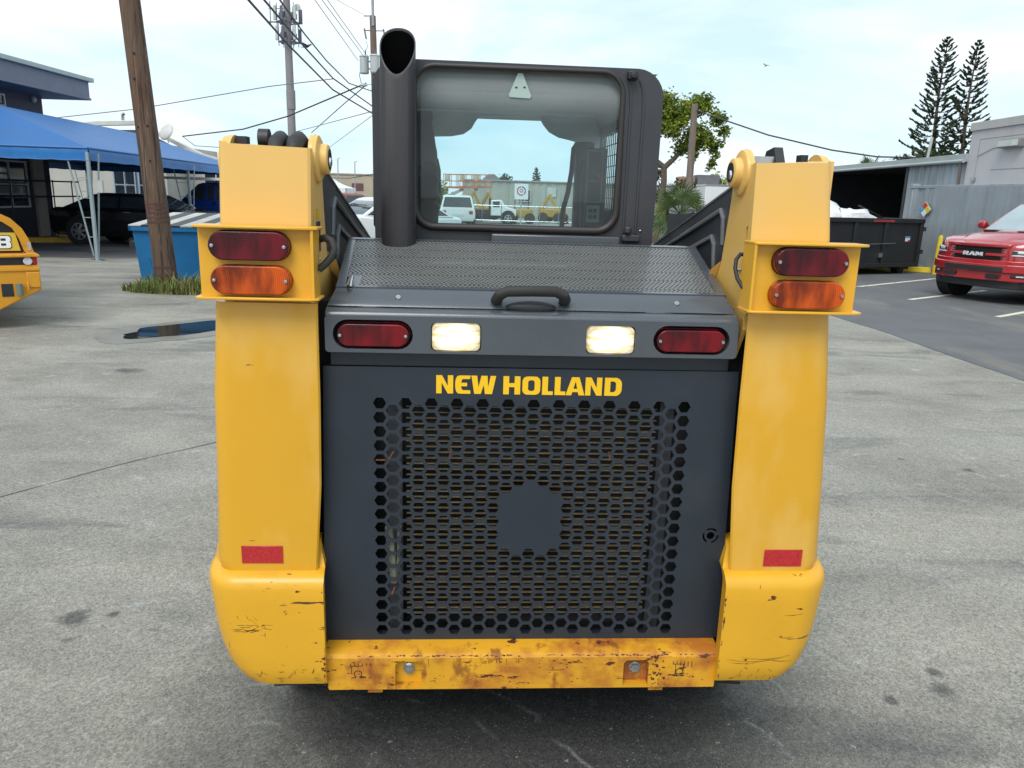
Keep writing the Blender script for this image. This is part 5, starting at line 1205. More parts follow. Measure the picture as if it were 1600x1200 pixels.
def bollard():
    Y = mat('bollard_yellow', (.68, .50, .02), .5, var=.1, vs=5, spots=[((.3, .25, .1), 9, .68, .05)])
    g = MB(); n = 20; g.lathe = None
    g.tube([(0, 0, 0), (-.0, 0, .90), (0, 0, .945), (0, 0, .965)], .075, 20, rs=[.075, .075, .062, .02]); o = g.build('bollard', Y); o.location = (10.52, 19.45, 0); o.rotation_euler = (0, R(2), 0)
    tag(o, 'yellow steel bollard in front of the grey container', 'bollard')
    g = MB(); g.prism([(-.09, 0), (.09, 0), (.08, .13), (-.08, .13)], -.9, .9, 'x'); o = g.build('wheel_stop', Y, bevel=.01); o.location = (9.95, 20.1, .006); o.rotation_euler = (0, 0, R(-26)); tag(o, 'bright yellow wheel stop at the foot of the bollard', 'wheel stop')
bollard()

# ------------------------------------------------------------------ the red pickup
def red_truck():
    P = mat('truck_red', (.36, .010, .016), .22, var=.03, coat=1, bump=0)
    PB = mat('truck_black_plastic', (.014, .014, .015), .5, var=.1)
    t = thing('pickup_truck', 'glossy red pickup truck parked nose out at the right edge', 'truck', (8.05, 13.75, 0), math.atan2(-.46, -.89))
    sc = .94; t.scale = (sc,)*3
    # local: x forward, y left, z up; front bumper at x=0, body goes to -5.6
    def ring(x, w, z0, z1, r=.10, crown=.03):
        return [(x, -w*.92, z0), (x, w*.92, z0), (x, w, z0+.12), (x, w*1.005, (z0+z1)/2), (x, w*.985, z1-r), (x, w*.93, z1-r*.25), (x, w*.80, z1), (x, 0, z1+crown), (x, -w*.80, z1), (x, -w*.93, z1-r*.25), (x, -w*.985, z1-r), (x, -w*1.005, (z0+z1)/2), (x, -w, z0+.12)]
    g = MB()
    g.loft([ring(-5.6, .98, .55, 1.28), ring(-5.4, 1.01, .45, 1.32), ring(-3.9, 1.02, .42, 1.32), ring(-1.9, 1.02, .42, 1.30), ring(-1.55, 1.02, .42, 1.285), ring(-1.0, 1.015, .42, 1.25), ring(-.55, .98, .42, 1.20), ring(-.38, .90, .42, 1.165), ring(-.22, .74, .42, 1.135), ring(-.13, .58, .45, 1.07)])
    g.build('body', P, t, ang=40)
    # hood bulge and scoops
    g = MB(); g.loft([[(-1.62, y, 1.30+z) for y, z in ((-.60, -.01), (-.48, .05), (.48, .05), (.60, -.01))], [(-1.0, y, 1.272+z) for y, z in ((-.58, -.01), (-.44, .055), (.44, .055), (.58, -.01))], [(-.5, y, 1.215+z) for y, z in ((-.50, -.01), (-.38, .04), (.38, .04), (.50, -.01))], [(-.22, y, 1.15+z) for y, z in ((-.44, -.02), (-.34, .0), (.34, .0), (.44, -.02))]], closed=False)
    g.build('hood_bulge', P, t, bevel=.01)
    for y in (-.33, .33):
        g = MB(); g.prism([(-1.30, y-.10), (-.90, y-.12), (-.90, y+.12), (-1.30, y+.10)], 1.315, 1.335, 'z'); g.build('hood_scoop', PB, t, bevel=.008)
    # front fascia: upper lip, grille surround, bumper
    def fx(y): return -.02-.40*(abs(y)/1.0)**2.6
    def strip(z0, z1, y0, y1, dx=0, d=.08, n=16, m=P, nm='bumper', par=None, bev=.012, zt=0):
        g = MB(); rings = []
        for i in range(n+1):
            y = y0+(y1-y0)*i/n; x = fx(y)+dx; rings.append([(x, y, z0), (x, y, z1), (x-d, y, z1+zt), (x-d, y, z0)])
        g.loft(rings); return g.build(nm, m, par or t, bevel=bev)
    strip(.44, .60, -.98, .98, .0, .30, nm='bumper_lower')
    strip(.595, .74, -1.0, 1.0, .045, .30, nm='bumper')
    strip(.30, .445, -.88, .88, -.08, .2, m=PB, nm='air_dam')
    strip(.61, .70, -.56, .56, .056, .05, m=PB, nm='bumper_intake', bev=.004)
    strip(.73, .81, -.97, .97, .0, .3, nm='grille_sill')
    strip(1.045, 1.10, -.60, .60, -.0, .3, nm='grille_header', zt=.05)
    strip(.80, 1.05, -.58, .58, -.06, .1, m=BLKD, nm='grille_back')
    for z in (.985, .945): strip(z, z+.014, -.54, .54, -.04, .05, m=PB, nm='grille_bar', bev=.003)
    for z in (.80, .825, .85): strip(z, z+.010, -.50, .50, -.04, .05, m=PB, nm='grille_bar', bev=.003)
    for s in (-1, 1):
        strip(.885, .935, s*.20, s*.60, -.015, .06, nm='grille_bow', bev=.008)
        strip(.80, 1.06, s*.545, s*.60, -.01, .1, nm='grille_side', bev=.01, n=4)
        strip(.895, 1.01, s*.615, s*.955, -.015, .16, m=mat('headlight_dark', (.05, .052, .055), .08, var=.3, vs=14, coat=1), nm='headlight', bev=.02)
        strip(.90, .925, s*.63, s*.95, -.004, .05, m=HEADL, nm='light_strip', bev=.005)
        strip(.945, .995, s*.70, s*.86, -.004, .05, m=HEADL, nm='projector', bev=.015)
        strip(.74, .895, s*.60, s*.99, -.03, .25, nm='fender_front')
        strip(.50, .575, s*.66, s*.94, .010, .05, m=PB, nm='fog_light_bezel', bev=.015)
        strip(.525, .55, s*.74, s*.84, .016, .02, m=HEADL, nm='fog_light', bev=.006)
        g = MB(); g.prism(stadium(s*.42, .525, .26, .085), .0, .03, 'x'); q = g.build('tow_hook_recess', PB, t, bevel=.004); q.location = (-.045+.012, 0, 0)
    # name across the grille
    R_ = ([(0, 0), (0, 1), (1.1, 1), (1.25, .85), (1.25, .5), (1.1, .38), (.95, .38), (1.3, 0), (.85, 0), (.5, .36), (.36, .36), (.36, 0)], [[(.36, .60), (.36, .76), (.86, .76), (.86, .60)]])
    A_ = ([(0, 0), (.55, 1), (1.0, 1), (1.5, 0), (1.1, 0), (1.0, .2), (.5, .2), (.40, 0)], [[(.6, .40), (.9, .40), (.76, .72)]])
    M_ = ([(0, 0), (0, 1), (.5, 1), (.8, .5), (1.1, 1), (1.6, 1), (1.6, 0), (1.25, 0), (1.25, .6), (.95, .1), (.65, .1), (.35, .6), (.35, 0)], [])
    for (p, hs), ox in ((R_, .0), (A_, 1.35), (M_, 2.95)):
        f = lambda q: (-.185+(ox+q[0])*.0815, .878+q[1]*.068)
        g = MB(); g.plate([f(q) for q in p], [[f(q) for q in h] for h in hs], .02, lambda u, v, w: (.005+w, u, v)); g.build('letter', mat('letter_chrome', (.72, .72, .74), .25, .3), t)
    # cabin
    gb = lambda x, w, z: [(x, -w, z), (x, w, z)]
    zs = [(1.26, -1.55, -4.0, .93), (1.60, -2.05, -3.9, .82), (1.84, -2.45, -3.8, .74), (1.90, -2.75, -3.6, .66)]
    g = MB(); g.loft([[(xf, -w, z), (xf, w, z), (xr, w, z), (xr, -w, z)] for z, xf, xr, w in zs]); g.build('cabin', P, t, bevel=.03)
    g = MB(); e = .014; lo = []
    for z, xf, w in ((1.285, -1.587, .85), (1.60, -2.05, .765), (1.82, -2.418, .70)): lo.append([(xf+e, -w, z+.004), (xf+e, w, z+.004)])
    g.loft(lo+[[(x-.03, y, z-.02) for x, y, z in r] for r in reversed(lo)], closed=False)
    g.build('windscreen', mat('windscreen_glass', (.30, .36, .38), .06, var=.1, vs=2, coat=1), t)
    g = MB(); g.bar((-1.60, -.5, 1.30), (-1.66, .35, 1.33), .02); g.build('wiper', BLK, t)
    for s in (-1, 1):
        for x0, x1 in ((-2.0, -2.75), (-2.85, -3.65)):
            xa = x0 if x0 != -2.0 else -1.95; xt = x0-.28 if x0 == -2.0 else x0
            yy = lambda z: .93+(.74-.93)*(z-1.26)/.58+.006
            g = MB(); V = [(xa, s*yy(1.33), 1.33), (x1, s*yy(1.33), 1.33), (x1, s*yy(1.78), 1.78), (xt-.1, s*yy(1.78), 1.78)]; V2 = [(x, y-s*.02, z) for x, y, z in V]
            g.add(V+V2, [(0, 1, 2, 3), (4, 7, 6, 5), (0, 4, 5, 1), (1, 5, 6, 2), (2, 6, 7, 3), (3, 7, 4, 0)]); g.build('side_window', CGL, t)
        g = MB(); g.box(-1.98, -1.84, s*1.10-.085, s*1.10+.085, 1.33, 1.49); mr_ = g.build('wing_mirror', P, t, bevel=.05, seg=3)
        g = MB(); g.bar((-1.92, s*.92, 1.36), (-1.92, s*1.06, 1.40), .06); g.build('mirror_arm', PB, mr_)
        for x in (-1.02, -4.55):
            g = MB(); g.cyl((x, s*.78, .45), (x, s*1.026, .45), .49, n=32); g.build('wheel_arch', BLKD, t)
            wheel(t, x, s*.90, .40, s, .27, 6)
    g = MB(); g.box(-5.2, -.3, -.85, .85, .32, .48); g.build('underbody', BLK, t)
red_truck()

# ------------------------------------------------------------------ trees
def leafm(name, a, b, c):
    m = bpy.data.materials.new(name); m.use_nodes = True; nt = m.node_tree; N = nt.nodes; L = nt.links; bs = N['Principled BSDF']; bs.inputs['Roughness'].default_value = .55
    tc = N.new('ShaderNodeTexCoord'); n = N.new('ShaderNodeTexNoise'); n.inputs['Scale'].default_value = 2.2; n.inputs['Detail'].default_value = 6
    L.new(tc.outputs['Object'], n.inputs['Vector']); rp = N.new('ShaderNodeValToRGB'); e = rp.color_ramp.elements
    e[0].position = .32; e[0].color = (*a, 1); e[1].position = .68; e[1].color = (*c, 1); k = e.new(.5); k.color = (*b, 1)
    L.new(n.outputs['Fac'], rp.inputs[0]); L.new(rp.outputs[0], bs.inputs['Base Color'])
    tr = N.new('ShaderNodeBsdfTranslucent'); L.new(rp.outputs[0], tr.inputs[0]); mx = N.new('ShaderNodeMixShader'); mx.inputs[0].default_value = .3
    L.new(bs.outputs[0], mx.inputs[1]); L.new(tr.outputs[0], mx.inputs[2]); L.new(mx.outputs[0], N['Material Output'].inputs[0]); return m
LEAF = leafm('leaf_green', (.06, .10, .012), (.17, .23, .022), (.36, .37, .035)); LEAFD = leafm('leaf_dark', (.018, .035, .012), (.040, .070, .022), (.075, .11, .03))
PALM = leafm('palm_green', (.04, .07, .025), (.10, .15, .05), (.20, .24, .09)); PINE = leafm('pine_green', (.022, .036, .020), (.045, .065, .030), (.085, .105, .045))
BARK = mat('bark', (.10, .075, .055), .9, var=.3, vs=6, bump=.5, bs=20)
def leaves(g, rnd, c, r, n, size):
    V = []; F = []
    for i in range(n):
        d = Vector((rnd.gauss(0, .62), rnd.gauss(0, .62), rnd.gauss(0, .62)))
        p = Vector(c)+Vector((d.x*r[0], d.y*r[1], d.z*r[2])); a = Vector((rnd.gauss(0, 1), rnd.gauss(0, 1), rnd.gauss(0, .6))).normalized(); b = a.cross(Vector((rnd.gauss(0, 1), rnd.gauss(0, 1), rnd.gauss(0, 1)))).normalized(); s = size*(.6+.8*rnd.random())
        o = len(V); V += [p-a*s, p+b*s*.42-a*s*.1, p+a*s, p-b*s*.42-a*s*.1]; F.append((o, o+1, o+2, o+3))
    g.add(V, F)
def broad_tree(name, label, loc, limbs, clumps, lm, seed, size=.16, dens=150, group=None):
    rnd = random.Random(seed); t = thing(name, label, 'tree', loc, 0, group)
    g = MB()
    for path, r0, r1 in limbs:
        n = len(path); g.tube(path, r0, 9, rs=[r0+(r1-r0)*i/(n-1) for i in range(n)])
    g.build('trunk', BARK, t)
    g = MB()
    for c, r in clumps:
        for k in range(6): 
            q = Vector(c)+Vector((rnd.uniform(-1, 1)*r[0]*.7, rnd.uniform(-1, 1)*r[1]*.7, rnd.uniform(-1, 1)*r[2]*.7)); leaves(g, rnd, q, (r[0]*.5, r[1]*.5, r[2]*.5), int(dens*r[0]*r[2]*1.6), size)
    g.build('crown', lm, t, recalc=False); return t
# yellow-green tree right of the cab: coordinates are relative to its foot
broad_tree('shade_tree', 'yellow green shade tree with drooping sprays right of the cab', (5.35, 30, 0),
    [([(0, 0, 0), (.05, 0, 1.2), (.15, 0, 2.3), (.12, 0, 2.9)], .15, .10), ([(.12, 0, 2.8), (.5, .1, 3.15), (.85, .1, 3.6), (1.0, .2, 4.3)], .11, .05), ([(.12, 0, 2.8), (-.4, 0, 3.2), (-1.0, .2, 4.0)], .11, .05), ([(.85, .1, 3.6), (1.4, .2, 4.0), (1.9, .2, 4.1)], .05, .02)],
    [((-1.6, 0, 4.4), (.9, .9, .9)), ((-.5, .2, 4.9), (.8, .9, .5)), ((-.3, .3, 4.3), (.75, .8, .45)), ((.35, 0, 4.25), (.6, .7, .4)), ((.9, .2, 4.75), (.55, .6, .55)), ((1.25, 0, 5.05), (.5, .5, .35)), ((1.3, .1, 4.2), (.55, .6, .5)), ((.75, .1, 3.55), (.30, .4, .35)), ((1.75, 0, 4.6), (.4, .4, .3)), ((1.55, 0, 3.75), (.35, .4, .40)), ((2.15, 0, 4.15), (.25, .3, .25)), ((1.95, 0, 3.45), (.25, .3, .35)), ((1.85, 0, 3.05), (.14, .2, .30)), ((-.1, 0, 5.25), (.35, .4, .25)), ((1.3, 0, 3.3), (.2, .3, .25))],
    LEAF, 11, .078, 480)
broad_tree('small_tree', 'small brownish bush growing below the shade tree', (6.3, 33, 0), [([(0, 0, 0), (.1, 0, 1.6), (.3, 0, 2.4)], .06, .02), ([(0, 0, 1.0), (-.5, 0, 2.2)], .05, .02)],
    [((-.55, 0, 2.55), (.4, .4, .45)), ((.5, 0, 2.2), (.45, .4, .3)), ((-.2, 0, 1.9), (.5, .4, .35))], leafm('leaf_brown', (.05, .05, .018), (.10, .09, .03), (.17, .14, .06)), 12, .10, 170)
broad_tree('round_tree', 'distant round green treetop showing over the far wall', (-1.1, 76, 0), [([(0, 0, 0), (0, 0, 2.6)], .2, .12)], [((0, 0, 2.8), (.85, .8, .6)), ((-.5, 0, 2.6), (.6, .6, .4)), ((.6, 0, 2.5), (.6, .6, .35))], LEAFD, 13, .2, 120)
broad_tree('round_tree', 'dark distant tree beside the gabled shed roof beyond the wall', (-2.6, 78, 0), [([(0, 0, 0), (0, 0, 2.4)], .2, .12)], [((0, 0, 2.6), (.8, .8, .5)), ((.3, 0, 2.3), (.8, .7, .4))], LEAFD, 14, .2, 120)
broad_tree('round_tree', 'bright green bush seen behind the grab loop in the cab', (-5.35, 48, 0), [([(0, 0, 0), (0, 0, 1.4)], .12, .06)], [((0, 0, 1.5), (.7, .7, .8)), ((.7, 0, 1.0), (.6, .6, .5)), ((-.4, 0, 2.0), (.5, .5, .5))], LEAF, 15, .14, 260)
broad_tree('round_tree', 'bright green tree behind the low building near the right tower', (12.3, 50, 0), [([(0, 0, 0), (0, 0, 2.2)], .15, .08)], [((0, 0, 2.6), (.8, .7, .55)), ((-.7, 0, 2.4), (.6, .6, .4)), ((.9, 0, 2.4), (.7, .6, .4))], LEAF, 16, .14, 220)
broad_tree('round_tree', 'low green hedge tree at the foot of the tall pines', (29.5, 58, 0), [([(0, 0, 0), (0, 0, 4)], .2, .1)], [((0, 0, 4.9), (1.4, 1, .6)), ((1.6, 0, 4.9), (1.4, 1, .5)), ((-1.2, 0, 4.6), (1, 1, .5)), ((3.2, 0, 4.7), (1.3, 1, .6))], LEAFD, 17, .2, 70)
def norfolk(label, loc, H, Rm, lean, seed, z0=3.5, whorls=27):
    rnd = random.Random(seed); t = thing('norfolk_pine', label, 'tree', loc, 0)
    ax = lambda z: Vector((lean*z+.10*math.sin(z*.5), 0, z))
    g = MB(); n = 24; g.tube([ax(H*i/n) for i in range(n+1)], .2, 9, rs=[.24*(1-i/n)+.015 for i in range(n+1)]); g.build('trunk', BARK, t)
    g = MB()
    for w in range(whorls):
        f = w/(whorls-1); z = z0+(H-z0-.15)*(1-(1-f)**1.12); prof = min(1, .03+1.05*(1-f)**.74)*(.9 if f < .12 else 1); L0 = Rm*prof
        m_ = 7 if f < .8 else 6
        for b in range(m_):
            if rnd.random() < .07: continue
            a = 2*math.pi*(b+.5*(w % 2)+rnd.uniform(-.3, .3))/m_; d = Vector((math.cos(a), math.sin(a), 0)); L_ = L0*rnd.uniform(.66, 1.12); pts = []
            up = -.04+.42*f+rnd.uniform(-.12, .12)
            for i in range(6):
                s_ = i/5; pts.append(ax(z)+d*L_*s_+Vector((0, 0, L_*(up*s_-.12*math.sin(s_*math.pi)+.16*s_*s_))))
            g.tube(pts, .02, 4, rs=[.028, .024, .02, .016, .012, .008], mi=1)
            # foliage cords gathered towards the tips
            for i in range(int(16+22*L_/Rm)):
                s_ = 1-.62*rnd.random()**1.5; p = pts[0].lerp(pts[-1], s_); p.z = pts[0].z+L_*(up*s_-.12*math.sin(s_*math.pi)+.16*s_*s_)
                side = d.cross(Vector((0, 0, 1)))*rnd.uniform(-1, 1); q = p+(d*.55+side*.7+Vector((0, 0, rnd.uniform(.1, .75))))*rnd.uniform(.16, .34)*(.5+.6*prof)
                g.tube([p, p.lerp(q, .6)+Vector((0, 0, -.01)), q], .03, 4, rs=[.046, .042, .018])
    g.build('crown', [PINE, BARK], t, recalc=False)
norfolk('taller left one of two slender tiered pines behind the shed', (30.95, 60, 0), 13.7, 2.3, -.02, 21)
norfolk('right one of two slender tiered pines, partly behind the block building', (33.65, 61, 0), 13.75, 2.0, -.012, 22)
norfolk('tiny tiered pine far behind the warehouse seen through the cab', (2.0, 92, 0), 4.9, .75, 0, 23, 1.4, 13)
def palm(label, loc, h, n, Lf, seed, cat='palm'):
    rnd = random.Random(seed); t = thing('palm_tree', label, cat, loc, 0)
    g = MB(); g.tube([(0, 0, 0), (.03, 0, h*.5), (0, 0, h)], .12, 9, rs=[.15, .12, .10]); g.build('trunk', BARK, t)
    g = MB(); rib = MB()
    for i in range(n):
        a = rnd.random()*6.283; el = rnd.uniform(-.5, 1.25); d = Vector((math.cos(a)*math.cos(el), math.sin(a)*math.cos(el), math.sin(el))); L_ = Lf*rnd.uniform(.6, 1.0); base = Vector((0, 0, h)); hub = base+d*L_*.5
        g.tube([base, hub], .012, 4)
        u = d.cross(Vector((0, 0, 1))).normalized(); v = u.cross(d); roll = rnd.uniform(-.7, .7); u2 = u*math.cos(roll)+v*math.sin(roll)
        for k in range(15):
            q = -1.35+2.7*k/14; tip = hub+(d*math.cos(q)+u2*math.sin(q))*L_*.62+Vector((0, 0, -.12*L_*abs(q)-.10*L_)); mid = hub.lerp(tip, .55)+Vector((0, 0, .05*L_)); w = (v*math.cos(roll)-u*math.sin(roll)).cross(tip-hub).normalized()*.022
            g.add([hub, mid+w, tip, mid-w], [(0, 1, 2, 3)])
    g.build('crown', PALM, t, recalc=False)
palm('low fan palm right of the cab with drooping fronds', (4.55, 22, 0), 1.25, 34, 1.15, 31)
palm('fan palm tops rising above the left end of the shed roof', (15.9, 36.2, 0), 3.1, 20, 1.0, 32)
palm('second fan palm behind the first, closer to the grey wall', (5.6, 27, 0), .9, 26, 1.2, 33)

# ------------------------------------------------------------------ far ground: wall, buildings, lifts, machines
FARW = mat('warehouse_wall', (.36, .35, .30), .85, var=.12, vs=.7, spots=[((.24, .24, .21), 1.2, .52, .15, (3, 1, .25), .7)])
def far_wall():
    t = thing('warehouse_building', 'long low ribbed grey warehouse far behind the yard', 'building', (-3, 60, 0))
    g = corrugated((0-1.2, 0), (13.5, 0), 0, 2.66, .62, .05, .2); g.build('ribbed_wall', FARW, t)
    g = MB(); g.box(-1.3, 13.6, -.12, .3, 2.66, 2.74); g.build('wall_cap', mat('cap_grey', (.30, .31, .30), .6), t)
    window(t, (3.05, -.06, 1.18), (1, 0, 0), .95, .92, 2, 1, d=.05)
    g = MB(); g.box(5.2, 5.9, -.09, -.05, 1.6, 2.3); g.build('wall_notice', mat('notice_pale', (.45, .48, .45), .7), t)
    t2 = thing('warehouse_building', 'beige flat roofed warehouse behind the white party tent', 'building', (-15.6, 62, 0))
    g = MB(); g.box(-3, 6.5, 0, 8, 0, 2.82); g.build('wall', mat('wall_beige', (.40, .35, .27), .85, var=.08, vs=.8), t2)
    g = MB(); g.box(-3.05, 6.55, -.06, 8, 2.82, 2.92); g.build('parapet', mat('cap_beige', (.30, .27, .22), .8), t2)
    for x in (2.6, ): 
        g = MB(); g.box(x, x+.9, -.04, .02, 1.65, 2.2); g.build('dark_vent', mat('vent_maroon', (.13, .06, .06), .7), t2)
    for x in (-1.6, .6, 4.4): g = MB(); g.box(x-.12, x+.12, -.10, -.001, 0, 2.82); g.build('pilaster', mat('pilaster_beige', (.34, .30, .23), .85), t2)
    t3 = thing('shed_building', 'small grey gabled roof beyond the warehouse wall', 'building', (-2.35, 72, 0))
    g = MB(); g.prism([(-.9, 0), (.9, 0), (.9, 2.9), (.2, 3.45), (-.35, 3.45), (-1.0, 2.9)], 0, 3, 'y'); g.build('wall', mat('gable_grey', (.16, .18, .19), .8), t3)
far_wall()
def party_tent():
    t = thing('canopy_tent', 'white peaked party tent beyond the left loader tower', 'tent', (-8.75, 36.5, 0))
    W = mat('tent_white', (.74, .75, .75), .6, var=.04, vs=1)
    h = 1.05; c = [(-h, -h, 1.72), (h, -h, 1.72), (h, h, 1.72), (-h, h, 1.72)]
    g = MB()
    for i in range(4):
        A, B = Vector(c[i]), Vector(c[(i+1) % 4]); T = Vector((0, 0, 2.30)); V = []; F = []; n = 6
        for a in range(n+1):
            for b in range(n+1): p = A.lerp(B, b/n).lerp(T, a/n); p.z -= .10*math.sin(math.pi*a/n); V.append(p)
        for a in range(n):
            for b in range(n): k = a*(n+1)+b; F.append((k, k+1, k+n+2, k+n+1))
        g.add(V, F); out = (A+B)/2; out.z = 0; out.normalize(); g.add([A+out*.01, B+out*.01, B+out*.02-Vector((0, 0, .20)), A+out*.02-Vector((0, 0, .20))], [(0, 1, 2, 3)])
    g.build('canopy', W, t, recalc=False)
    for x, y, z in c: g = MB(); g.bar((x, y, 0), (x, y, 1.72), .05); g.build('tent_leg', STEEL, t)
party_tent()
def boom_lift(label, loc, rz, h, reach):
    O = mat('lift_orange', (.50, .16, .07), .5, var=.15, vs=4); CR = mat('lift_cream', (.58, .52, .40), .5, var=.1)
    t = thing('boom_lift', label, 'lift', loc, rz, 'orange boom lifts seen through the cab window')
    g = MB(); g.box(-1.1, 1.1, -.7, .7, .45, .85); g.build('base', O, t, bevel=.05)
    for x in (-.75, .75):
        for y in (-.75, .75): g = MB(); g.cyl((x, y-.14, .4), (x, y+.14, .4), .4, n=18); g.build('tyre', TYRE, t)
    g = MB(); g.box(-.9, .5, -.45, .45, .85, 1.2); g.build('turret', O, t, bevel=.05)
    g = MB(); g.bar((-.3, 0, 1.1), (reach, 0, h-.15), .17, .2); g.build('boom', CR, t)
    g = MB(); g.bar((-.1, .22, 1.0), (reach*.5, .22, .85+h*.42), .1); g.build('lift_ram', O, t)
    g = MB(); g.box(reach-.25, reach+.95, -.6, .6, h-.1, h+.02); bk = g.build('platform', O, t)
    g = MB()
    for z in (h+.35, h+.75): 
        for a, b in (((reach-.25, -.6), (reach+.95, -.6)), ((reach+.95, -.6), (reach+.95, .6)), ((reach+.95, .6), (reach-.25, .6)), ((reach-.25, .6), (reach-.25, -.6))): g.bar((*a, z), (*b, z), .035)
    for x in (-.25, .15, .55, .95):
        for y in (-.6, .6): g.bar((reach+x, y, h), (reach+x, y, h+.75), .035)
    g.build('guard_rail', O, bk)
    g = MB(); g.box(reach-.2, reach+.05, -.3, .3, h+.35, h+.75); g.build('control_box', CR, bk)
boom_lift('orange boom lift with raised basket, leftmost of three', (-5.6, 50, 0), 0, 2.05, 1.2)
boom_lift('orange boom lift with raised basket, middle one of three', (-4.9, 51.5, 0), 0, 2.10, 1.35)
boom_lift('orange boom lift with raised basket, rightmost of three', (-4.2, 53, 0), 0, 2.15, 1.5)
def white_truck():
    t = thing('flatbed_truck', 'white cabbed flatbed truck with dark bed seen through the cab window', 'truck', (-1.3, 46, 0))
    W = P_WHT
    g = MB(); g.box(-2.4, -.25, -.9, .9, .62, .78); g.build('flat_bed', BLK, t); 
    g = MB(); g.box(-.34, -.26, -.9, .9, .78, 1.45); g.build('headboard', BLK, t)
    g = MB(); g.loft([[(x, y, z) for y, z in ((-.82, .45), (.82, .45), (.82, zt), (-.82, zt))] for x, zt in ((-.24, 1.32), (.30, 1.36), (.42, 1.30), (.62, .98), (1.15, .86), (1.25, .78))]); g.build('cab', W, t, bevel=.05)
    g = MB(); g.box(-.10, .28, -.835, -.82, .95, 1.27); g.build('side_window', CGL, t)
    for x in (.78, -1.5):
        for s in (-1, 1): g = MB(); g.cyl((x, s*.62, .36), (x, s*.835, .36), .42, n=24); g.build('wheel_arch', BLKD, t); wheel(t, x, s*.76, .32, s, .2, 5)
    g = MB(); g.box(-.2, 1.15, -.6, .6, .32, .5); g.build('chassis', BLK, t)
white_truck()
def small_machine(label, loc, rz, k):
    t = thing('site_machine', label, 'machine', loc, rz); O = mat('machine_ochre', (.42, .24, .03), .5, var=.2, vs=5)
    g = MB(); g.box(-.7, .7, -.5, .5, .35, .85); g.build('body', O, t, bevel=.05)
    for x in (-.5, .5):
        for y in (-.55, .55): g = MB(); g.cyl((x, y-.12, .32), (x, y+.12, .32), .32, n=16); g.build('tyre', TYRE, t)
    if k == 0:
        g = MB(); 
        for x in (-.4, .4):
            for y in (-.4, .4): g.bar((x, y, .85), (x, y, 1.5), .05)
        g.build('cab_frame', BLK, t); g = MB(); g.box(-.5, .5, -.5, .5, 1.5, 1.56); g.build('cab_roof', BLK, t)
    else:
        g = MB(); g.bar((-.2, 0, .8), (.3, 0, 1.75), .16); g.bar((.3, 0, 1.75), (.75, 0, .9), .13); g.build('boom', O, t); g = MB(); g.prism([(.6, .5), (.95, .5), (.9, .95), (.65, .9)], -.3, .3, 'y'); g.build('bucket', O, t)
small_machine('small yellow machine with open roll cage beside the white flatbed truck', (.25, 47, 0), 0, 0)
small_machine('ochre mini excavator with folded arm left of the flatbed truck', (-3.0, 49, 0), R(20), 1)
small_machine('ochre mini excavator with folded arm nearer the warehouse window', (-2.2, 52, 0), R(-20), 1)
small_machine('ochre machine with bent arm behind the fence right of the round sign', (2.3, 50, 0), R(160), 1)
def yard_sign():
    t = thing('yard_sign', 'white square sign with a red and blue ring on a post', 'sign', (.17, 38, 0))
    W = mat('sign_white', (.72, .74, .73), .5, var=.04)
    g = MB(); g.bar((0, .03, 0), (0, .03, 1.45), .06); g.build('post', STEEL, t)
    g = MB(); g.box(-.33, .33, -.02, .0, 1.45, 2.18); pn = g.build('panel', W, t)
    for m_, a0, a1 in ((mat('ring_red', (.45, .05, .06), .5), 95, 300), (mat('ring_blue', (.06, .09, .30), .5), -50, 85)):
        g = MB(); g.plate(arc(0, 1.84, .22, a0, a1, 14)+arc(0, 1.84, .165, a1, a0, 14), [], .004, rear(-.024)); g.build('ring', m_, pn)
    g = MB(); g.plate(arc(0, 1.86, .09, 0, 350, 12), [arc(0, 1.86, .055, 0, 350, 10)], .004, rear(-.024)); g.build('centre_mark', mat('ring_red', (.45, .05, .06)), pn)
yard_sign()
def fence():
    t = thing('pipe_fence', 'thin pale rail fence across the far side of the yard', 'fence', (0, 43.5, 0))
    for z in (.25, 1.05): g = MB(); g.tube([(-3.1, 0, z), (5.5, 0, z)], .022, 6); g.build('rail', STEEL, t)
    for k in range(9): g = MB(); g.tube([(-3.0+k*1.06, 0, 0), (-3.0+k*1.06, 0, 1.1)], .025, 6); g.build('post', STEEL, t)
fence()
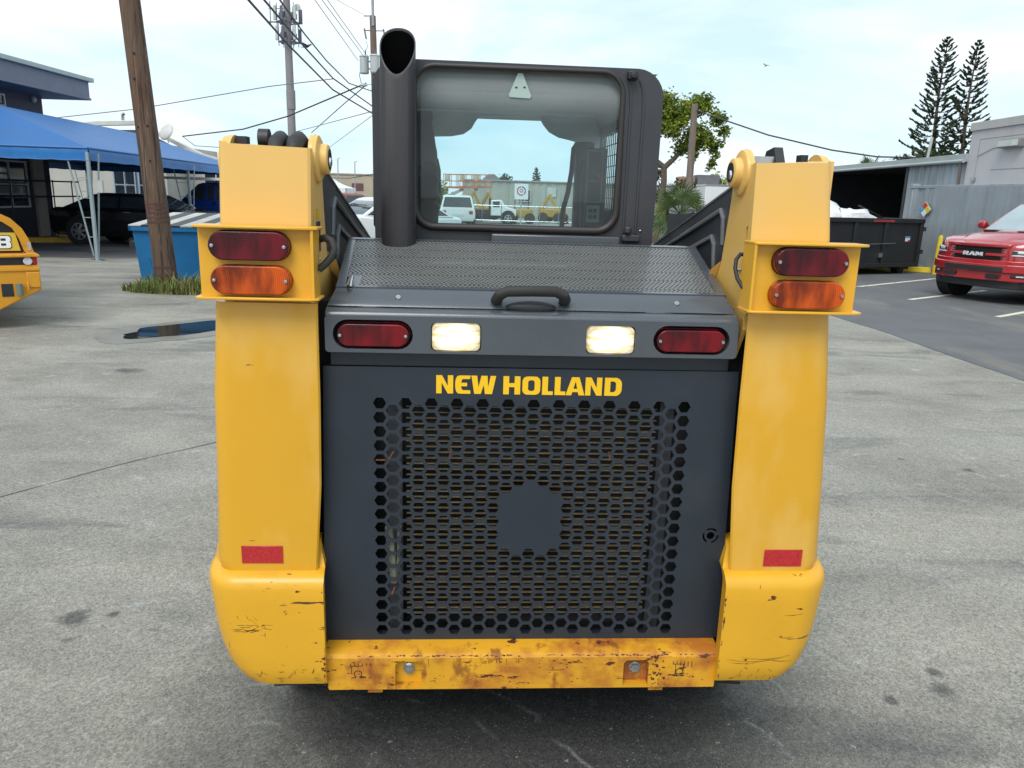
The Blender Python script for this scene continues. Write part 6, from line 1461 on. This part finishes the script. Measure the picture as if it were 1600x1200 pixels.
def right_far():
    t = thing('grey_building', 'low grey building with rooftop air units beyond the shade tree', 'building', (7.3, 46, 0))
    g = MB(); g.box(.8, 7.2, 0, 8, 0, 2.45); g.build('wall', mat('wall_greyblue', (.27, .28, .29), .85, var=.1, vs=.8), t)
    g = MB(); g.box(.7, 7.3, -.08, 8, 2.45, 2.55); g.build('parapet', mat('parapet_white', (.6, .6, .6), .7), t)
    for x, w, hh, c in ((2.2, .9, .45, (.20, .14, .10)), (3.25, 1.3, .58, (.11, .11, .12))): g = MB(); g.box(x, x+w, .8, 2.0, 2.551, 2.551+hh); g.build('rooftop_unit', mat('unit_%d' % int(c[0]*100), c, .7, var=.2, vs=4), t, bevel=.03)
    g = MB(); g.tube([(4.72, .8, 2.55), (4.72, .8, 3.1), (5.0, .8, 3.1), (5.0, .8, 2.55)], .03, 6); g.build('roof_rail', STEEL, t)
    t = thing('box_truck', 'white box truck body showing above the right lift arm', 'truck', (10.0, 40, 0))
    g = MB(); g.box(-.78, 3.2, -1, 1, .7, 2.36); g.build('cargo_box', P_WHT, t, bevel=.03)
    g = MB(); g.box(-.80, 3.22, -1.02, 1.02, 2.36, 2.44); g.build('box_rail', P_SIL, t)
    g = MB(); g.box(3.3, 4.8, -.95, .95, .5, 1.9); g.build('cab', P_WHT, t, bevel=.08)
    for x in (.3, 4.0):
        for s in (-1, 1): wheel(t, x, s*.85, .4, s, .22, 5)
    g = MB(); g.box(-.8, 4.7, -.5, .5, .42, .7); g.build('chassis', BLK, t)
    t = thing('grey_cabinet', 'small grey cabinet on posts behind the lift arm', 'cabinet', (5.05, 24.5, 0))
    g = MB(); g.box(-.28, .42, -.3, .3, 1.2, 1.62); g.build('cabinet_box', mat('cabinet_grey', (.20, .21, .22), .6), t, bevel=.02)
    for x in (-.25, .38): g = MB(); g.bar((x, -.25, 0), (x, -.25, 1.2), .06); g.build('post', STEEL, t)
right_far()
# slender posts beyond the beige warehouse
for x, h, lb in ((-13.85, 3.95, 'thin grey lamp post above the beige warehouse, taller one'), (-12.55, 3.75, 'thin grey lamp post above the beige warehouse, right hand one')):
    t = thing('thin_post', lb, 'post', (x, 61, 0)); g = MB(); g.tube([(0, 0, 0), (.02, 0, h)], .045, 6); g.build('shaft', STEEL, t); g = MB(); g.bar((0, 0, h), (.2, 0, h+.06), .05); g.build('lamp_head', STEEL, t)

# ------------------------------------------------------------------ poles, aerials, wires, birds
CONC = mat('pole_concrete', (.21, .20, .21), .8, var=.12, vs=3)
AER = mat('aerial_grey', (.42, .46, .44), .5, var=.1); AERD = mat('aerial_dark', (.10, .10, .14), .5)
def cell_pole():
    t = thing('cell_tower', 'tall slim grey aerial mast with panel antennas', 'mast', (-12.72, 45, 0))
    g = MB(); g.tube([(0, 0, 0), (-.02, 0, 7), (-.06, 0, 14)], .2, 16, rs=[.24, .21, .17]); g.build('mast_shaft', CONC, t)
    g = MB(); g.cyl((0, 0, 5.9), (0, 0, 6.9), .245, n=16); g.build('sleeve', CONC, t)
    for z, r, n in ((9.55, .55, 6), (10.55, .62, 6), (12.3, .6, 6)):
        g = MB()
        for k in range(n): a = 2*math.pi*k/n+.3; g.bar((0, 0, z-.18), (r*math.cos(a), r*math.sin(a), z-.18), .04); a2 = 2*math.pi*(k+1)/n+.3; g.bar((r*math.cos(a), r*math.sin(a), z-.18), (r*math.cos(a2), r*math.sin(a2), z-.18), .045)
        if z == 10.55: g.bar((-1.05, 0, z-.18), (-.3, 0, z-.18), .06); g.bar((-.95, 0, z-.3), (-.95, 0, z+.85), .04); g.bar((-1.05, 0, z+.5), (-.2, 0, z+.5), .03)
        g.build('aerial_ring', AERD, t)
        for k in range(n):
            a = 2*math.pi*k/n+.3; g = MB(); x, y = (r+.06)*math.cos(a), (r+.06)*math.sin(a); g.box(x-.075, x+.075, y-.05, y+.05, z-.22+(.1 if k % 2 else 0), z+.52+(.1 if k % 2 else 0)); pn = g.build('panel_antenna', AER if k % 2 else AERD, t, bevel=.02)
            g = MB(); g.bar((x*.85, y*.85, z-.4), (x*.85, y*.85, z+.75), .035); g.build('mount_pipe', AERD, pn)
            g = MB(); g.box(x*.6-.06, x*.6+.06, y*.6-.06, y*.6+.06, z+.0, z+.28); g.build('radio_unit', AERD, pn)
    g = MB(); g.cyl((.62, -.30, 11.05), (.62, -.42, 11.05), .17, .19, 18); g.build('dish', AER, t, bevel=.02)
cell_pole()
W2 = mat('pole_wood_far', (.15, .105, .085), .85, var=.25, vs=6, stretch=(3, 3, .3))
def line_pole():
    t = thing('utility_pole', 'far wooden line pole with grey transformers behind the exhaust stack', 'pole', (-5.35, 30, 0))
    g = MB(); g.tube([(.02, 0, 0), (0, 0, 4), (-.07, 0, 7.75)], .12, 14, rs=[.15, .13, .11]); g.build('pole_shaft', W2, t)
    g = MB(); g.tube([(.03-.07, -.1, 7.4), (-.05, -.1, 8.6)], .05, 10); g.build('pole_extension', mat('grey_tube', (.30, .31, .33), .6), t)
    TR = mat('transformer_grey', (.42, .45, .45), .5, var=.06)
    for x, y in ((-.38, -.10), (.04, -.32)):
        g = MB(); g.cyl((x, y, 5.80), (x, y, 6.35), .165, n=20); g.cyl((x, y, 6.35), (x, y, 6.40), .185, .15, 20); g.cyl((x, y, 5.77), (x, y, 5.80), .15, .165, 20); tr = g.build('transformer', TR, t)
        g = MB(); g.cyl((x+.05, y, 6.40), (x+.05, y, 6.58), .03, .02, 8); g.build('bushing', AERD, tr)
        g = MB(); g.bar((x, y, 6.2), (-.03, 0, 6.2), .05); g.bar((x, y, 5.95), (-.03, 0, 5.95), .05); g.build('bracket', STEEL, tr)
    g = MB(); g.bar((-.36, -.1, 7.72), (-.05, -.05, 7.74), .05); g.build('insulator_arm', AER, t)
    for x in (-.36, .33): 
        g = MB(); g.bar((x, -.05, 7.25), (-.04, 0, 7.25), .03); g.bar((x, -.1, 7.3), (x+.07, -.12, 6.95), .05); g.build('fuse_cutout', AERD, t)
    g = MB(); g.sphere((-.42, -.1, 5.38), .15, .08, .06, 12, 8); g.bar((-.42, -.1, 5.38), (0, 0, 5.45), .025); g.build('splice_case', AER, t)
    g = MB(); g.tube([(-.5, -.1, 6.1), (-.56, -.1, 5.7), (-.5, -.1, 5.45), (-.42, -.1, 5.42)], .012, 6); g.tube([(-.31, -.1, 6.9), (-.24, -.1, 6.7), (-.33, -.1, 6.55)], .008, 6); g.build('jumper_wire', BLK, t)
line_pole()
WIRE = mat('wire_black', (.030, .030, .034), .6, var=.1); WIREG = mat('wire_grey', (.16, .16, .17), .6, var=.1)
def wire(label, pts, r, m=None, sag=.0):
    # a cable through the given points, with a little sag between them
    P = [Vector(p) for p in pts]; out = []
    for i in range(len(P)-1):
        for k in range(14): t = k/14; q = P[i].lerp(P[i+1], t); q.z -= sag*4*t*(1-t); out.append(q)
    out.append(P[-1]); g = MB(); g.tube(out, r, 6); tag(g.build('overhead_wire', m or WIRE), label, 'wire', 'overhead wires')
# the spans come over the yard from the upper left to the line pole
wire('lowest of the three thick black cables running down to the far line pole', [(-3.7, 8, 4.5), (-4.61, 14, 4.66), (-5.39, 19, 4.83), (-5.77, 25, 4.6), (-5.45, 30, 4.4)], .022)
wire('middle thick black cable running down to the line pole, bird perched on it', [(-3.4, 8, 4.4), (-4.34, 14, 4.66), (-5.1, 19, 4.88), (-5.53, 24, 4.8), (-5.4, 30, 4.62)], .020)
wire('uppermost thick black cable curving down to the line pole', [(-3.2, 8, 4.4), (-4.08, 14, 4.67), (-4.75, 18, 4.9), (-5.23, 22, 4.97), (-5.48, 26, 4.93), (-5.44, 30, 5.18)], .017)
wire('leftmost of three thin parallel wires above the transformers', [(-4.0, 10, 5.5), (-4.99, 20, 6.01), (-5.96, 30, 6.22)], .010, WIREG)
wire('middle one of three thin parallel wires above the transformers', [(-3.9, 10, 5.5), (-4.82, 20, 6.02), (-5.73, 30, 6.34)], .010, WIREG)
wire('rightmost of three thin parallel wires above the transformers', [(-3.8, 10, 5.5), (-4.69, 20, 6.02), (-5.68, 30, 6.45)], .010, WIREG)
wire('black service cable from the line pole splice to the satellite dish house', [(-5.69, 30, 5.46), (-9.19, 32, 4.40), (-11.34, 33, 3.93), (-14.27, 34, 3.64)], .026)
wire('thin grey cable from the blue tent side across to the middle cable', [(-15.7, 27, 3.67), (-12.3, 26, 3.96), (-7.73, 25, 4.64), (-5.58, 24.4, 4.84)], .014, WIREG)
wire('cable falling steeply left from the line pole splice', [(-11.63, 45, 4.71), (-7.54, 35, 5.3), (-5.69, 30, 5.4)], .020)
wire('faint grey cable dropping left below the three thick cables', [(-14.07, 50, 5.03), (-5.4, 30, 4.51)], .016, WIREG)
wire('faintest grey cable dropping toward the beige warehouse', [(-11.83, 50, 4.21), (-5.4, 30, 4.4)], .012, WIREG)
wire('twisted black cable sagging from the shade tree to the shed roof', [(5.63, 26, 4.44), (5.86, 25, 4.19), (7.39, 24, 3.58), (9.15, 23.5, 3.17), (10.3, 23.1, 3.00), (11.35, 23, 3.0)], .022)
wire('sagging dark cable in front of the beige warehouse', [(-13.75, 56, 2.48), (-10.67, 50, 2.36), (-7.67, 42, 2.5)], .022)
wire('thin grey wire rising to the insulator arm of the line pole', [(-5.6, 22, 6.8), (-5.70, 29.9, 7.75)], .008, WIREG)
wire('short cable from the satellite dish down to the annex eave', [(-14.27, 34, 3.64), (-13.6, 33.6, 3.25), (-12.3, 33.4, 3.2)], .016, WIREG)
def right_pole():
    t = thing('utility_pole', 'bare wooden pole in front of the shade tree', 'pole', (5.60, 26, 0))
    g = MB(); g.tube([(.02, 0, 0), (0, 0, 2), (-.03, 0, 4.62)], .11, 12, rs=[.135, .12, .10]); g.build('pole_shaft', mat('pole_wood_grey', (.17, .135, .11), .85, var=.3, vs=6, stretch=(4, 4, .3)), t)
    g = MB(); g.cyl((-.12, -.02, 4.42), (.14, -.02, 4.42), .02, n=8); g.build('cable_hook', STEEL, t)
    t = thing('roof_pipe', 'thin leaning vent pipe standing on the shed roof', 'pipe', (12.2, 24, 2.9))
    g = MB(); g.tube([(0, 0, 0), (.06, 0, .75)], .04, 10); g.build('pipe_shaft', AER, t)
right_pole()
def bird(label, loc, s, spread):
    t = thing('bird', label, 'bird', loc); B = mat('bird_dark', (.035, .030, .030), .7, var=.3, vs=20)
    g = MB(); rings = []
    for x, r, z in ((-.17, .010, -.03), (-.10, .03, -.02), (0, .055, 0), (.08, .05, .03), (.12, .032, .06), (.155, .034, .075), (.18, .02, .075), (.215, .004, .07)):
        rings.append([(x*s, r*s*math.cos(2*math.pi*k/10), (z+r*math.sin(2*math.pi*k/10))*s) for k in range(10)])
    g.loft(rings); g.build('body', B, t)
    for sd in (-1, 1):
        g = MB()
        if spread: V = [(.08, sd*.03, .03), (-.06, sd*.03, .02), (-.10, sd*.28, .12), (-.02, sd*.40, .16), (.06, sd*.20, .11)]
        else: V = [(.07, sd*.05, .02), (-.05, sd*.06, -.02), (-.20, sd*.05, .10), (-.14, sd*.12, .14), (.03, sd*.09, .06)]
        V = [tuple(c*s for c in v) for v in V]; V2 = [(x, y, z-.01*s) for x, y, z in V]; n = 5
        g.add(V+V2, [tuple(range(n)), tuple(range(2*n-1, n-1, -1))]+[(i, (i+1) % n, (i+1) % n+n, i+n) for i in range(n)]); g.build('wing', B, t)
    g = MB(); g.prism([(-.14*s, -.03*s), (-.14*s, .03*s), (-.26*s, .04*s), (-.26*s, -.04*s)], -.035*s, -.025*s, 'z'); g.build('tail', B, t)
    return t
bird('dark bird landing on the middle cable near the aerial mast', (-5.22, 20, 4.97), .6, False)
bird('small dark bird flying in the open sky to the right', (8.9, 30, 6.47), .36, True).rotation_euler = (R(20), R(-15), R(40))
